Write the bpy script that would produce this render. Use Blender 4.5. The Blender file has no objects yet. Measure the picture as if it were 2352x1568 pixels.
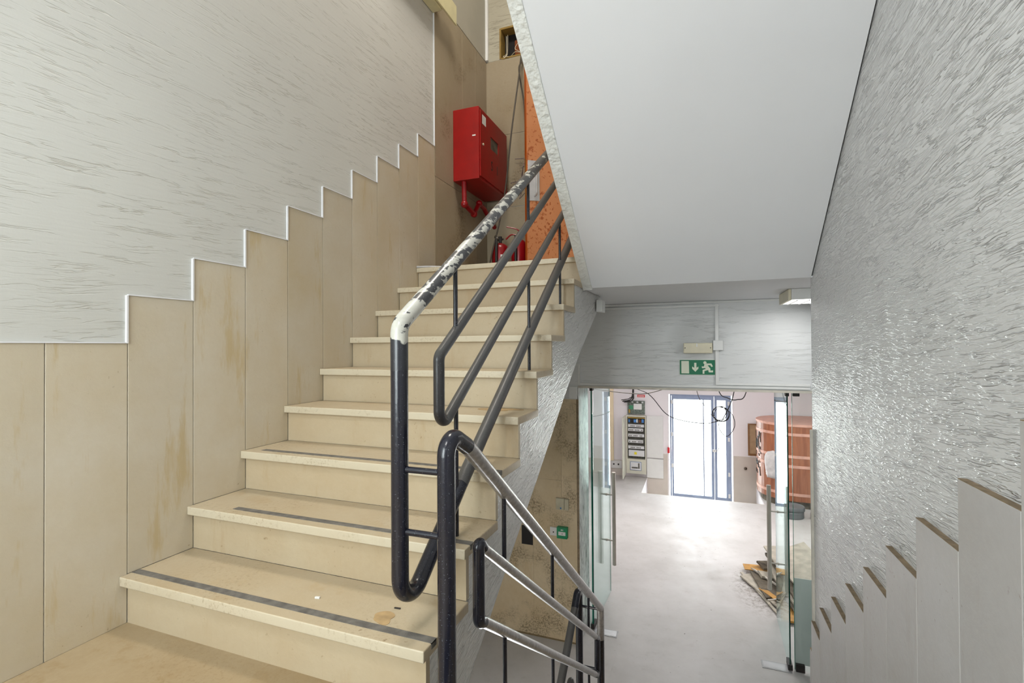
import bpy, bmesh, math, random
from mathutils import Vector, Matrix, Euler
random.seed(7)
S = bpy.context.scene
COL = S.collection

# ------------------------------------------------------------------ camera
cd = bpy.data.cameras.new('camera'); cam = bpy.data.objects.new('camera', cd); COL.objects.link(cam)
cd.sensor_width = 36.0; cd.sensor_fit = 'HORIZONTAL'; cd.lens = 36.0*1128.6817/2352
cd.clip_start = 0.02; cd.clip_end = 200
YAW, PITCH, ROLL = 0.3621, 0.0104, -0.0063
fw = Vector((-math.sin(YAW)*math.cos(PITCH), math.cos(YAW)*math.cos(PITCH), math.sin(PITCH)))
rt = Vector((math.cos(YAW), math.sin(YAW), 0)); up = rt.cross(fw)
c_, s_ = math.cos(ROLL), math.sin(ROLL)
rt, up = c_*rt + s_*up, -s_*rt + c_*up
M = Matrix((rt, up, -fw)).transposed().to_4x4(); M.translation = Vector((1.8899, -1.1457, 0.9619))
cam.matrix_world = M
S.camera = cam

# ------------------------------------------------------------------ world, exposure, daylight
S.view_settings.view_transform = 'Standard'; S.view_settings.look = 'None'
S.view_settings.exposure = 0.18; S.view_settings.gamma = 1.0; S.view_settings.use_curve_mapping = False
W = bpy.data.worlds.new('sky'); S.world = W; W.use_nodes = True
bg = W.node_tree.nodes['Background']; bg.inputs[0].default_value = (0.94, 0.97, 1.0, 1); bg.inputs[1].default_value = 13.0

def area(name, loc, rot, sx, sy, power, col=(1, 1, 1), portal=False, spread=180):
    l = bpy.data.lights.new(name, 'AREA'); l.shape = 'RECTANGLE'; l.size = sx; l.size_y = sy
    l.energy = power; l.color = col; l.cycles.is_portal = portal; l.spread = math.radians(spread)
    o = bpy.data.objects.new(name, l); COL.objects.link(o); o.location = loc; o.rotation_euler = rot
    return o
PI = math.pi
# portals just inside the openings the daylight comes through
area('entrance_daylight', (1.91, 9.12, -1.05), (-PI/2, 0, 0), 1.1, 2.1, 1, portal=True)
area('added_window_daylight', (.8, -2.38, 1.40), (PI/2, 0, 0), 1.3, 1.9, 1, portal=True)  # this opening is an unseen window added behind the camera

# ------------------------------------------------------------------ helpers
def lin(r, g, b):
    f = lambda c: ((c/255)/12.92) if c/255 <= 0.04045 else (((c/255)+0.055)/1.055)**2.4
    return (f(r), f(g), f(b), 1)
class MB:
    def __init__(s): s.bm = bmesh.new()
    def box(s, x0, x1, y0, y1, z0, z1, mat=None):
        ret = bmesh.ops.create_cube(s.bm, size=1)
        m = Matrix.Translation(((x0+x1)/2, (y0+y1)/2, (z0+z1)/2)) @ Matrix.Diagonal((abs(x1-x0), abs(y1-y0), abs(z1-z0), 1))
        if mat is not None: m = mat @ m
        bmesh.ops.transform(s.bm, matrix=m, verts=ret['verts']); return s
    def obox(s, c, size, rot):
        ret = bmesh.ops.create_cube(s.bm, size=1)
        m = Matrix.Translation(c) @ Euler(rot).to_matrix().to_4x4() @ Matrix.Diagonal((*size, 1))
        bmesh.ops.transform(s.bm, matrix=m, verts=ret['verts']); return s
    def prism(s, pts, axis, a, b):
        def P(p, t):
            if axis == 'x': return (t, p[0], p[1])
            if axis == 'y': return (p[0], t, p[1])
            return (p[0], p[1], t)
        v0 = [s.bm.verts.new(P(p, a)) for p in pts]; v1 = [s.bm.verts.new(P(p, b)) for p in pts]
        s.bm.faces.new(v0); s.bm.faces.new(list(reversed(v1)))
        n = len(pts)
        for i in range(n): s.bm.faces.new((v0[i], v1[i], v1[(i+1) % n], v0[(i+1) % n]))
        bmesh.ops.recalc_face_normals(s.bm, faces=s.bm.faces); return s
    def quadholes(s, x0, x1, z0, z1, holes, y0, y1, axis='y'):
        xs = sorted({x0, x1, *[h[0] for h in holes], *[h[1] for h in holes]})
        zs = sorted({z0, z1, *[h[2] for h in holes], *[h[3] for h in holes]})
        for i in range(len(xs)-1):
            for j in range(len(zs)-1):
                cx, cz = (xs[i]+xs[i+1])/2, (zs[j]+zs[j+1])/2
                if any(h[0] < cx < h[1] and h[2] < cz < h[3] for h in holes): continue
                if axis == 'y': s.box(xs[i], xs[i+1], y0, y1, zs[j], zs[j+1])
                else: s.box(y0, y1, xs[i], xs[i+1], zs[j], zs[j+1])
        bmesh.ops.remove_doubles(s.bm, verts=s.bm.verts, dist=1e-5)
        seen = {}
        for f in list(s.bm.faces):
            k = tuple(sorted(v.index for v in f.verts)) if False else tuple(sorted((round(v.co.x, 4), round(v.co.y, 4), round(v.co.z, 4)) for v in f.verts))
            seen.setdefault(k, []).append(f)
        dead = [f for k, fs in seen.items() if len(fs) > 1 for f in fs]
        if dead: bmesh.ops.delete(s.bm, geom=dead, context='FACES_ONLY')
        return s
    def cyl(s, a, b, r, n=20, r2=None, cap=True):
        a, b = Vector(a), Vector(b); d = b-a
        ret = bmesh.ops.create_cone(s.bm, cap_ends=cap, segments=n, radius1=r, radius2=r if r2 is None else r2, depth=d.length)
        m = Matrix.Translation((a+b)/2) @ d.to_track_quat('Z', 'Y').to_matrix().to_4x4()
        bmesh.ops.transform(s.bm, matrix=m, verts=ret['verts']); return s
    def lathe(s, prof, c, n=32, axis='z'):
        rings = []
        for r, z in prof:
            ring = []
            for i in range(n):
                a = 2*PI*i/n; p = (r*math.cos(a), r*math.sin(a), z)
                if axis == 'y': p = (p[0], p[2], p[1])
                if axis == 'x': p = (p[2], p[0], p[1])
                ring.append(s.bm.verts.new(Vector(c)+Vector(p)))
            rings.append(ring)
        for a, b in zip(rings, rings[1:]):
            for i in range(n): s.bm.faces.new((a[i], a[(i+1) % n], b[(i+1) % n], b[i]))
        s.bm.faces.new(rings[0]); s.bm.faces.new(list(reversed(rings[-1])))
        bmesh.ops.recalc_face_normals(s.bm, faces=s.bm.faces); return s
    def tube(s, pts, r, n=16):
        pts = [Vector(p) for p in pts]; T = []
        for i in range(len(pts)):
            a = pts[max(i-1, 0)]; b = pts[min(i+1, len(pts)-1)]; T.append((b-a).normalized())
        ref = Vector((0, 0, 1)) if abs(T[0].z) < 0.9 else Vector((1, 0, 0))
        N = (ref - T[0]*ref.dot(T[0])).normalized(); rings = []
        for i, p in enumerate(pts):
            N = (N - T[i]*N.dot(T[i])).normalized(); B = T[i].cross(N)
            rings.append([s.bm.verts.new(p + r*(math.cos(2*PI*k/n)*N + math.sin(2*PI*k/n)*B)) for k in range(n)])
        for a, b in zip(rings, rings[1:]):
            for i in range(n): s.bm.faces.new((a[i], a[(i+1) % n], b[(i+1) % n], b[i]))
        s.bm.faces.new(rings[0]); s.bm.faces.new(list(reversed(rings[-1])))
        bmesh.ops.recalc_face_normals(s.bm, faces=s.bm.faces); return s
    def sphere(s, c, r, sc=(1, 1, 1), n=16):
        ret = bmesh.ops.create_uvsphere(s.bm, u_segments=n, v_segments=n//2, radius=r)
        bmesh.ops.transform(s.bm, matrix=Matrix.Translation(c) @ Matrix.Diagonal((*sc, 1)), verts=ret['verts']); return s
    def bevel(s, w=0.002, seg=2, ang=40):
        es = [e for e in s.bm.edges if len(e.link_faces) == 2 and e.calc_face_angle(0) > math.radians(ang)]
        bmesh.ops.bevel(s.bm, geom=es, offset=w, segments=seg, affect='EDGES', profile=0.6); return s
    def build(s, name, mat, parent=None, smooth=False, loc=None):
        me = bpy.data.meshes.new(name); s.bm.to_mesh(me); s.bm.free()
        me.materials.append(mat)
        o = bpy.data.objects.new(name, me); COL.objects.link(o)
        if smooth:
            for p in me.polygons: p.use_smooth = True
            me.set_sharp_from_angle(angle=math.radians(40))
        if parent is not None: o.parent = parent; o.matrix_parent_inverse = Matrix.Translation(-Vector(parent.location)) if parent.type == 'EMPTY' else Matrix()
        return o
def tag(o, label=None, cat=None, group=None, kind=None):
    if label: o['label'] = label
    if cat: o['category'] = cat
    if group: o['group'] = group
    if kind: o['kind'] = kind
    return o
def thing(name, label, cat, loc, group=None):
    o = bpy.data.objects.new(name, None); COL.objects.link(o); o.location = loc; o.empty_display_size = 0.05
    return tag(o, label, cat, group)
def fillet(pts, rads, seg=8):
    out = [Vector(pts[0])]
    for i in range(1, len(pts)-1):
        p = Vector(pts[i]); a = (Vector(pts[i-1])-p); b = (Vector(pts[i+1])-p); la, lb = a.length, b.length
        a.normalize(); b.normalize(); ang = a.angle(b); r = rads[i-1] if isinstance(rads, (list, tuple)) else rads
        d = min(r/math.tan(ang/2), la*0.49, lb*0.49); r = d*math.tan(ang/2)
        c = p + (a+b).normalized()*(r/math.sin(ang/2)); p0, p1 = p+a*d, p+b*d
        u, v = (p0-c), (p1-c); th = u.angle(v)
        for k in range(seg+1):
            t = k/seg; out.append(c + (u*math.sin((1-t)*th)+v*math.sin(t*th))/math.sin(th))
    out.append(Vector(pts[-1])); return out
def catmull(pts, n=8):
    P = [Vector(p) for p in pts]; P = [P[0]*2-P[1]]+P+[P[-1]*2-P[-2]]; out = []
    for i in range(1, len(P)-2):
        for k in range(n):
            t = k/n; a, b, c, d = P[i-1:i+3]
            out.append(0.5*((2*b)+(c-a)*t+(2*a-5*b+4*c-d)*t*t+(3*b-a-3*c+d)*t**3))
    out.append(P[-2]); return out

# ------------------------------------------------------------------ materials
class NT:
    def __init__(s, name):
        s.m = bpy.data.materials.new(name); s.m.use_nodes = True; s.t = s.m.node_tree; s.n = s.t.nodes; s.l = s.t.links
        s.b = s.n['Principled BSDF']; s.pos = s.n.new('ShaderNodeNewGeometry').outputs['Position']
    def lk(s, a, b): s.l.new(a, b)
    def mapp(s, scale=(1, 1, 1), rot=(0, 0, 0), loc=(0, 0, 0), src=None):
        m = s.n.new('ShaderNodeMapping'); s.lk(src or s.pos, m.inputs[0]); m.inputs['Scale'].default_value = scale
        m.inputs['Rotation'].default_value = rot; m.inputs['Location'].default_value = loc; return m.outputs[0]
    def noise(s, vec=None, scale=5, detail=3, rough=.5, dist=0, w=None):
        n = s.n.new('ShaderNodeTexNoise'); s.lk(vec or s.pos, n.inputs['Vector']); n.inputs['Scale'].default_value = scale
        n.inputs['Detail'].default_value = detail; n.inputs['Roughness'].default_value = rough; n.inputs['Distortion'].default_value = dist
        return n.outputs[0]
    def vor(s, vec=None, scale=5, feat='F1', out=0, rnd=1):
        n = s.n.new('ShaderNodeTexVoronoi'); n.feature = feat; s.lk(vec or s.pos, n.inputs['Vector']); n.inputs['Scale'].default_value = scale
        n.inputs['Randomness'].default_value = rnd
        return n.outputs[out]
    def ramp(s, fac, stops, interp='LINEAR'):
        r = s.n.new('ShaderNodeValToRGB'); r.color_ramp.interpolation = interp; e = r.color_ramp.elements
        while len(e) < len(stops): e.new(0.5)
        for i, (p, c) in enumerate(stops):
            e[i].position = p; e[i].color = c if len(c) == 4 else (*c, 1)
        s.lk(fac, r.inputs[0]); return r.outputs[0]
    def mr(s, v, a, b, c=0, d=1, smooth=False):
        r = s.n.new('ShaderNodeMapRange'); s.lk(v, r.inputs[0]); r.inputs[1].default_value = a; r.inputs[2].default_value = b
        r.inputs[3].default_value = c; r.inputs[4].default_value = d
        if smooth: r.interpolation_type = 'SMOOTHSTEP'
        return r.outputs[0]
    def math(s, op, a, b=None, cl=False):
        m = s.n.new('ShaderNodeMath'); m.operation = op; m.use_clamp = cl
        for i, v in enumerate((a, b)):
            if v is None: continue
            if isinstance(v, (int, float)): m.inputs[i].default_value = v
            else: s.lk(v, m.inputs[i])
        return m.outputs[0]
    def mix(s, f, a, b, mode='MIX'):
        m = s.n.new('ShaderNodeMix'); m.data_type = 'RGBA'; m.blend_type = mode
        for v, i in ((f, 0), (a, 6), (b, 7)):
            if isinstance(v, (int, float)): m.inputs[i].default_value = v
            elif isinstance(v, tuple): m.inputs[i].default_value = v if len(v) == 4 else (*v, 1)
            else: s.lk(v, m.inputs[i])
        return m.outputs[2]
    def bump(s, h, dist=.003, strength=1, prev=None):
        b = s.n.new('ShaderNodeBump'); s.lk(h, b.inputs['Height']); b.inputs['Distance'].default_value = dist
        b.inputs['Strength'].default_value = strength
        if prev is not None: s.lk(prev, b.inputs['Normal'])
        return b.outputs[0]
    def sep(s, v=None):
        n = s.n.new('ShaderNodeSeparateXYZ'); s.lk(v or s.pos, n.inputs[0]); return n.outputs
    def out(s, color=None, rough=None, normal=None, metal=None, spec=None):
        for v, k in ((color, 'Base Color'), (rough, 'Roughness'), (normal, 'Normal'), (metal, 'Metallic'), (spec, 'Specular IOR Level')):
            if v is None: continue
            if isinstance(v, (int, float)): s.b.inputs[k].default_value = v
            elif isinstance(v, tuple): s.b.inputs[k].default_value = v if len(v) == 4 else (*v, 1)
            else: s.lk(v, s.b.inputs[k])
        return s.m
def plain(name, col, rough=.5, metal=0, var=.06, bumpd=0, scale=12):
    t = NT(name); n = t.noise(scale=scale, detail=4)
    c = tuple(col[:3]); d = tuple(x*(1-var*3) for x in c); l = tuple(min(1, x*(1+var)) for x in c)
    color = t.ramp(n, [(0.3, d), (0.7, l)])
    nm = t.bump(t.noise(scale=scale*12, detail=2), bumpd) if bumpd else None
    return t.out(color, rough, nm, metal)

def streak_plaster(name, long_axis, col, rough, tilt, wid, length, dist, thr=0.05, dense=False, stains=False, smoke=False, spec=.5, wobble=.02, body=.25, gd=.45):
    """thick brushed relief: long thin grooves and ridges along one horizontal axis"""
    t = NT(name)
    rot = (tilt, 0, 0) if long_axis == 'y' else (0, tilt, 0)
    v0 = t.mapp(rot=rot)
    wob = t.noise(v0, scale=4.5, detail=2)
    sc = (1/wid*.25, 1/length, 1/wid) if long_axis == 'y' else (1/length, 1/wid*.25, 1/wid)
    add = t.n.new('ShaderNodeVectorMath'); add.operation = 'MULTIPLY_ADD'
    cmb = t.n.new('ShaderNodeCombineXYZ'); t.lk(wob, cmb.inputs[2]); t.lk(cmb.outputs[0], add.inputs[0])
    add.inputs[1].default_value = (wobble, wobble, wobble); t.lk(v0, add.inputs[2])
    v = t.mapp(scale=sc, src=add.outputs[0])
    n1 = t.noise(v, scale=1, detail=2.0, rough=.5, dist=.25)
    ridge = t.math('ABSOLUTE', t.math('SUBTRACT', n1, .5))
    groove = t.mr(ridge, 0, thr, 0, 1, True)             # 0 in the groove
    n2 = t.noise(t.mapp(scale=tuple(q*.5 for q in sc), src=add.outputs[0], loc=(3, 7, 5)), scale=1, detail=1)
    n3 = t.noise(scale=2.3, detail=2)
    amt = t.mr(n2, .46, .62, 0.0 if not dense else .35, 1, True)
    if not dense: amt = t.math('MULTIPLY', amt, t.mr(n3, .3, .7, .35, 1))
    g = t.math('MULTIPLY', t.math('SUBTRACT', 1, groove), amt)
    h = t.math('ADD', t.math('MULTIPLY', g, -1 if not dense else 1), t.math('MULTIPLY', n1, body))
    fine = t.noise(scale=160, detail=2)
    h = t.math('ADD', h, t.math('MULTIPLY', fine, .08))
    nm = t.bump(h, dist)
    big = t.noise(scale=1.3, detail=3)
    c0 = tuple(col[:3]); c1 = tuple(x*.93 for x in c0)
    color = t.ramp(big, [(.3, c1), (.7, c0)])
    color = t.mix(t.math('MULTIPLY', g, 0.0 if dense else gd), color, tuple(x*y for x, y in zip(c0, (.62, .58, .5))))
    if stains:
        sp = t.noise(scale=9, detail=5, rough=.7)
        color = t.mix(t.mr(sp, .70, .76, 0, .7), color, lin(128, 116, 92))
    if smoke:
        X = t.sep()
        dx = t.math('DIVIDE', t.math('SUBTRACT', X[0], 1.88), .26); dz = t.math('DIVIDE', t.math('SUBTRACT', X[2], 1.02), .2)
        dd = t.math('ADD', t.math('MULTIPLY', dx, dx), t.math('MULTIPLY', dz, dz))
        dd = t.math('ADD', dd, t.math('MULTIPLY', t.noise(scale=5), .5))
        color = t.mix(t.mr(dd, .3, 1.4, .35, 0, True), color, lin(120, 118, 112))
    return t.out(color, rough, nm, None, spec)

def stone(name, base, dark, tan, mold=0.0, rough=.45, tread=False, seed=0, grime=.5, mono=None):
    t = NT(name)
    off = (seed*3.1, seed*1.7, seed*2.3)
    oi = t.n.new('ShaderNodeObjectInfo').outputs['Random']
    v = t.mapp(loc=off)
    n = t.noise(v, scale=2.2, detail=5, rough=.6); f = t.noise(v, scale=38, detail=4, rough=.7)
    c = t.ramp(n, [(.3, base[:3]), (.62, tuple(.5*(a+b) for a, b in zip(base[:3], tan[:3]))), (.8, tan[:3])])
    c = t.mix(t.mr(f, .35, .75, 0, .16), c, dark)
    hv = t.mapp(loc=off, scale=(2.5, 2.5, .45)); st = t.noise(hv, scale=3.2, detail=5, rough=.7)
    c = t.mix(t.mr(st, .57, .66, 0, grime), c, tan)
    pits = t.noise(v, scale=55, detail=3, rough=.6); pm = t.noise(v, scale=2.6, detail=3)
    pf = t.math('MULTIPLY', t.mr(pits, .66, .72), t.mr(pm, .5, .64))
    c = t.mix(t.math('MULTIPLY', pf, .6), c, lin(118, 96, 62))
    tint = t.mr(oi, 0, 1, .94, 1.04)
    tc = t.n.new('ShaderNodeVectorMath'); tc.operation = 'SCALE'; t.lk(c, tc.inputs[0]); t.lk(tint, tc.inputs['Scale']); c = tc.outputs[0]
    if mold:
        m1 = t.noise(v, scale=2.4, detail=4, rough=.6); m2 = t.noise(v, scale=60, detail=4, rough=.8); q = .10*mold
        mm = t.math('MULTIPLY', t.mr(m1, .56-q, .68-q), t.mr(m2, .48, .56))
        c = t.mix(t.math('MULTIPLY', t.mr(m1, .54-q, .74), .3), c, lin(146, 122, 88))
        c = t.mix(t.math('MULTIPLY', mm, .7), c, lin(86, 74, 54))
    nm = t.bump(t.math('ADD', t.math('MULTIPLY', f, .5), pits), .0006)
    if tread:
        gn = t.sep(t.n.new('ShaderNodeNewGeometry').outputs['Normal'])[1]
        c = t.mix(t.math('MULTIPLY', t.mr(gn, -.4, -.8), .55), c, lin(206, 198, 178))   # front edge rubbed pale
        d1 = t.noise(v, scale=70, detail=4, rough=.75); d2 = t.noise(v, scale=3, detail=4)
        c = t.mix(t.math('MULTIPLY', t.mr(d1, .52, .68), t.mr(d2, .42, .62, 0, .5)), c, lin(128, 104, 70))
    return t.out(c, rough, nm, None, .35)

m = {}
m['wall_l'] = streak_plaster('plaster_wall_left', 'y', lin(202, 202, 197), .5, -.05, .011, .13, .0016, .05)
m['wall_r'] = streak_plaster('plaster_wall_right', 'y', lin(208, 208, 208), .25, .05, .0085, .07, .0042, .085, dense=True, spec=1.0, wobble=.03, body=.6)
m['wall_f'] = streak_plaster('plaster_front_wall', 'x', lin(216, 217, 217), .4, 0, .009, .10, .0013, .045, smoke=True, gd=.12)
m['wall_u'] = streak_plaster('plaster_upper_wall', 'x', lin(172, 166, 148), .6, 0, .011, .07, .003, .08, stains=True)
m['string'] = streak_plaster('plaster_stringer', 'y', lin(222, 221, 218), .3, -.3, .011, .07, .0060, .09, dense=True, spec=.9, wobble=.05, body=.6)
m['smooth'] = plain('smooth_white_paint', lin(222, 222, 225), .55, var=.012, scale=1.5)
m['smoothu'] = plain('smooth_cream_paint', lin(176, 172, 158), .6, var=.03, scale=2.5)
m['lob'] = plain('lobby_white_paint', lin(232, 227, 229), .6, var=.01, scale=2)
m['panel'] = stone('cladding_stone', lin(198, 190, 174), lin(174, 161, 136), lin(182, 163, 126), rough=.32, grime=.8)
m['panel_r'] = stone('cladding_stone_grey', lin(188, 186, 186), lin(162, 158, 154), lin(176, 170, 162), rough=.25, grime=.35)
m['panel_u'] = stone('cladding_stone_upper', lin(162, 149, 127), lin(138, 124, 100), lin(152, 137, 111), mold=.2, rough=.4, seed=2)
m['panel_m'] = stone('cladding_stone_mould', lin(214, 198, 168), lin(172, 150, 116), lin(196, 172, 132), mold=.9, rough=.5, seed=5)
m['tread'] = stone('tread_stone', lin(190, 177, 153), lin(158, 138, 106), lin(176, 154, 120), tread=True, rough=.42, seed=3)
m['riser'] = stone('riser_stone', lin(186, 172, 147), lin(160, 140, 110), lin(172, 150, 118), rough=.4, seed=7)
m['floor0'] = stone('landing_stone', lin(166, 149, 121), lin(120, 97, 66), lin(146, 123, 88), tread=True, rough=.45, seed=9)
m['band'] = plain('uneven_white_plaster', lin(220, 220, 216), .55, var=.02, bumpd=.012, scale=3)
m['joint'] = plain('joint_grout', lin(128, 110, 80), .8)
m['strip'] = plain('antislip_strip', lin(112, 108, 102), .8, var=.15, bumpd=.0006, scale=30)
m['rust'] = plain('ochre_stain_paint', lin(178, 150, 108), .7, var=.1, scale=30)
m['pedge'] = plain('panel_edge_mortar', lin(140, 122, 98), .85, var=.12, scale=40)

def lobby_floor():
    t = NT('dusty_concrete_floor'); n = t.noise(scale=1.1, detail=6, rough=.62); f = t.noise(scale=9, detail=6, rough=.7)
    c = t.ramp(n, [(.3, lin(176, 172, 168)[:3]), (.7, lin(204, 201, 199)[:3])])
    c = t.mix(t.mr(f, .58, .72, 0, .22), c, lin(150, 142, 132))
    sp = t.noise(scale=30, detail=3); pm = t.noise(scale=1.7, detail=2)
    c = t.mix(t.math('MULTIPLY', t.mr(sp, .70, .73), t.mr(pm, .5, .6)), c, lin(96, 88, 78))
    X = t.sep()
    ax = t.math('DIVIDE', t.math('SUBTRACT', X[0], 2.48), .26); ay = t.math('DIVIDE', t.math('SUBTRACT', X[1], 4.85), .60)
    dd = t.math('SQRT', t.math('ADD', t.math('MULTIPLY', ax, ax), t.math('MULTIPLY', ay, ay)))
    cr = t.noise(scale=22, detail=5, rough=.8)
    k = t.math('MULTIPLY', t.mr(dd, .55, 1.15, 1, 0), t.mr(cr, .44, .60))
    c = t.mix(t.math('MULTIPLY', k, .7), c, lin(112, 100, 84))        # rubble dust trodden into the floor
    return t.out(c, t.mr(f, .3, .7, .42, .62), t.bump(f, .0012), None, .3)
m['lfloor'] = lobby_floor()
m['beigefloor'] = stone('lobby_stone_floor', lin(206, 196, 174), lin(170, 150, 120), lin(186, 166, 132), tread=True, rough=.4, seed=4)

def black_paint(name, chips, dust, base=lin(34, 36, 46), chip=lin(196, 194, 184), rough=.28):
    t = NT(name); n = t.noise(scale=26, detail=5, rough=.6, dist=.6); s = t.noise(scale=260, detail=3)
    g = t.n.new('ShaderNodeNewGeometry'); nz = t.sep(g.outputs['Normal'])[2]
    c = t.mix(t.mr(s, .66, .70, 0, .6), base, lin(120, 124, 130))
    if dust: c = t.mix(t.math('MULTIPLY', t.mr(nz, -.1, .8), dust), c, lin(128, 126, 120))
    if chips:
        lo = t.noise(t.mapp(rot=(-.605, 0, 0)), scale=5, detail=2); n4 = t.noise(t.mapp(rot=(-.605, 0, 0), scale=(1, .45, 1)), scale=34, detail=4, rough=.6, dist=.4)
        dens = t.mr(t.sep()[1], .1, 1.5, chips, -.06)       # most paint lost near the bottom bend
        k = t.mr(t.math('ADD', t.math('ADD', n4, dens), t.math('MULTIPLY', t.math('SUBTRACT', lo, .5), .5)), .60, .615)
        k = t.math('MULTIPLY', k, t.mr(t.math('ADD', t.sep()[2], t.math('MULTIPLY', n4, .09)), 1.028, 1.034))
        c = t.mix(k, c, t.ramp(n, [(.3, lin(176, 174, 166)[:3]), (.7, chip[:3])]))
    return t.out(c, rough, t.bump(n, .0008), 0, .6)
m['blk'] = black_paint('black_gloss_paint', 0, 0, base=lin(26, 27, 38), rough=.22)
m['blk_chip'] = black_paint('chipped_dark_green_black_paint', .17, .22, base=lin(28, 30, 39))
m['blk_dust'] = black_paint('dusty_black_paint', 0, .34, base=lin(44, 43, 47), rough=.36)
def worn():
    t = NT('worn_grey_steel'); n = t.noise(scale=60, detail=4, rough=.6)
    c = t.ramp(n, [(.3, lin(146, 142, 140)[:3]), (.7, lin(184, 181, 180)[:3])])
    return t.out(c, .3, t.bump(n, .0004), .55)
m['worn'] = worn()
m['steel'] = plain('brushed_steel', lin(190, 182, 172), .32, .6, var=.04)
m['alu'] = plain('aluminium', lin(196, 196, 198), .4, .4)
m['platem'] = plain('dull_floor_plate', lin(178, 178, 180), .6)
m['dark'] = plain('dark_plastic', lin(40, 36, 34), .5)
m['blkbox'] = plain('matt_black_plate', lin(22, 18, 20), .6, var=.1)
m['red'] = plain('red_enamel', lin(150, 12, 8), .4, var=.04)
m['redpipe'] = plain('red_pipe_paint', lin(142, 12, 20), .3)
m['hole'] = plain('dark_opening', lin(24, 20, 18), .9)
m['wplas'] = plain('white_plastic', lin(222, 222, 220), .4, var=.01)
m['yplas'] = plain('yellowed_plastic', lin(216, 208, 182), .4, var=.03)
m['ylamp'] = plain('yellowed_lamp_housing', lin(208, 200, 158), .45, var=.03)
m['green'] = plain('sign_green', lin(0, 112, 76), .5, var=.01)
m['greenb'] = plain('call_point_green', lin(0, 140, 90), .4)
m['cream'] = plain('photoluminescent_cream', lin(222, 226, 206), .5, var=.01)
m['greybox'] = plain('grey_cream_plastic', lin(190, 184, 160), .45)
m['blue'] = plain('small_blue_mark', lin(70, 130, 200), .5)
m['orange'] = plain('orange_edge_paint', lin(184, 84, 10), .4, var=.05)
m['cable'] = plain('dark_cable', lin(70, 62, 50), .6)
m['cablew'] = plain('pale_wire', lin(206, 196, 172), .5)
m['cablep'] = plain('purple_wire', lin(92, 70, 96), .5)
m['cableb'] = plain('black_cable', lin(30, 30, 30), .5)
m['brick'] = plain('brown_cavity', lin(120, 62, 26), .9, var=.15)
m['mudwood'] = plain('ochre_frame', lin(140, 112, 50), .7, var=.1)
m['bluefr'] = plain('blue_grey_aluminium', lin(146, 160, 188), .4, .1, var=.02)
m['signred'] = plain('sign_red', lin(214, 50, 56), .5)
m['cabg'] = plain('cabinet_cream_grey', lin(206, 204, 188), .45, var=.02)
m['devg'] = plain('device_light_grey', lin(212, 212, 214), .4, var=.03, scale=60)
m['devd'] = plain('device_dark', lin(92, 90, 82), .6, var=.2, scale=60)
m['pcb'] = plain('circuit_board', lin(120, 132, 122), .5, var=.25, scale=40)
m['pcbg'] = plain('green_board', lin(70, 150, 110), .5, var=.1)
m['gold'] = plain('ochre_trunking', lin(176, 146, 70), .5)
m['yellow'] = plain('yellow_sticker', lin(226, 208, 40), .5)
m['wood'] = None
def wood():
    t = NT('red_brown_wood_veneer'); n = t.noise(t.mapp(scale=(8, 8, .8)), scale=3, detail=4, dist=.6)
    c = t.ramp(n, [(.3, lin(138, 76, 46)[:3]), (.7, lin(172, 108, 74)[:3])]); return t.out(c, .3, None, None, .6)
m['wood'] = wood()
m['pink'] = plain('pinkish_tape', lin(222, 170, 150), .5)
m['bag'] = plain('white_plastic_bag', lin(206, 202, 200), .35, var=.08, bumpd=.004, scale=14)
m['tin'] = plain('grey_tin', lin(104, 108, 110), .5)
m['ply'] = plain('orange_plywood', lin(196, 144, 62), .6, var=.12)
m['gyp'] = plain('broken_plasterboard', lin(186, 178, 162), .8, var=.1)
m['gypd'] = plain('dark_dirty_board', lin(110, 100, 84), .85, var=.2)
m['tape'] = plain('pale_moulding', lin(206, 200, 188), .6)
m['knobm'] = plain('knob_metal', lin(110, 100, 90), .3, .8)
m['brownbox'] = plain('brown_recess_frame', lin(140, 98, 56), .6)
m['tanbox'] = plain('tan_recess_board', lin(186, 158, 124), .6)
m['lobwain'] = plain('lobby_beige_wainscot', lin(200, 191, 182), .4, var=.03, scale=3)
m['lobyel'] = plain('cream_pilaster_paint', lin(238, 220, 186), .6, var=.02)
m['ground'] = plain('pale_pavement', lin(230, 228, 222), .8, var=.03)
def speck():
    t = NT('speckled_orange_door'); n = t.noise(scale=34, detail=4, rough=.65); lo = t.noise(scale=4, detail=2)
    c = t.ramp(t.noise(scale=3), [(.3, lin(176, 110, 66)[:3]), (.7, lin(190, 126, 82)[:3])])
    k = t.mr(t.math('ADD', n, t.math('MULTIPLY', t.math('SUBTRACT', lo, .5), .35)), .555, .60)
    c = t.mix(t.math('MULTIPLY', k, .85), c, lin(142, 66, 18)); return t.out(c, .5, t.bump(n, .001))
m['doorsp'] = speck()
def marblej():
    t = NT('veined_white_marble'); n = t.noise(t.mapp(scale=(6, 3, 1.2)), scale=5, detail=6, rough=.75, dist=.5)
    c = t.ramp(n, [(.42, lin(214, 214, 210)[:3]), (.56, lin(168, 168, 164)[:3]), (.66, lin(110, 110, 106)[:3])]); return t.out(c, .2)
m['marble'] = marblej()
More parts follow.
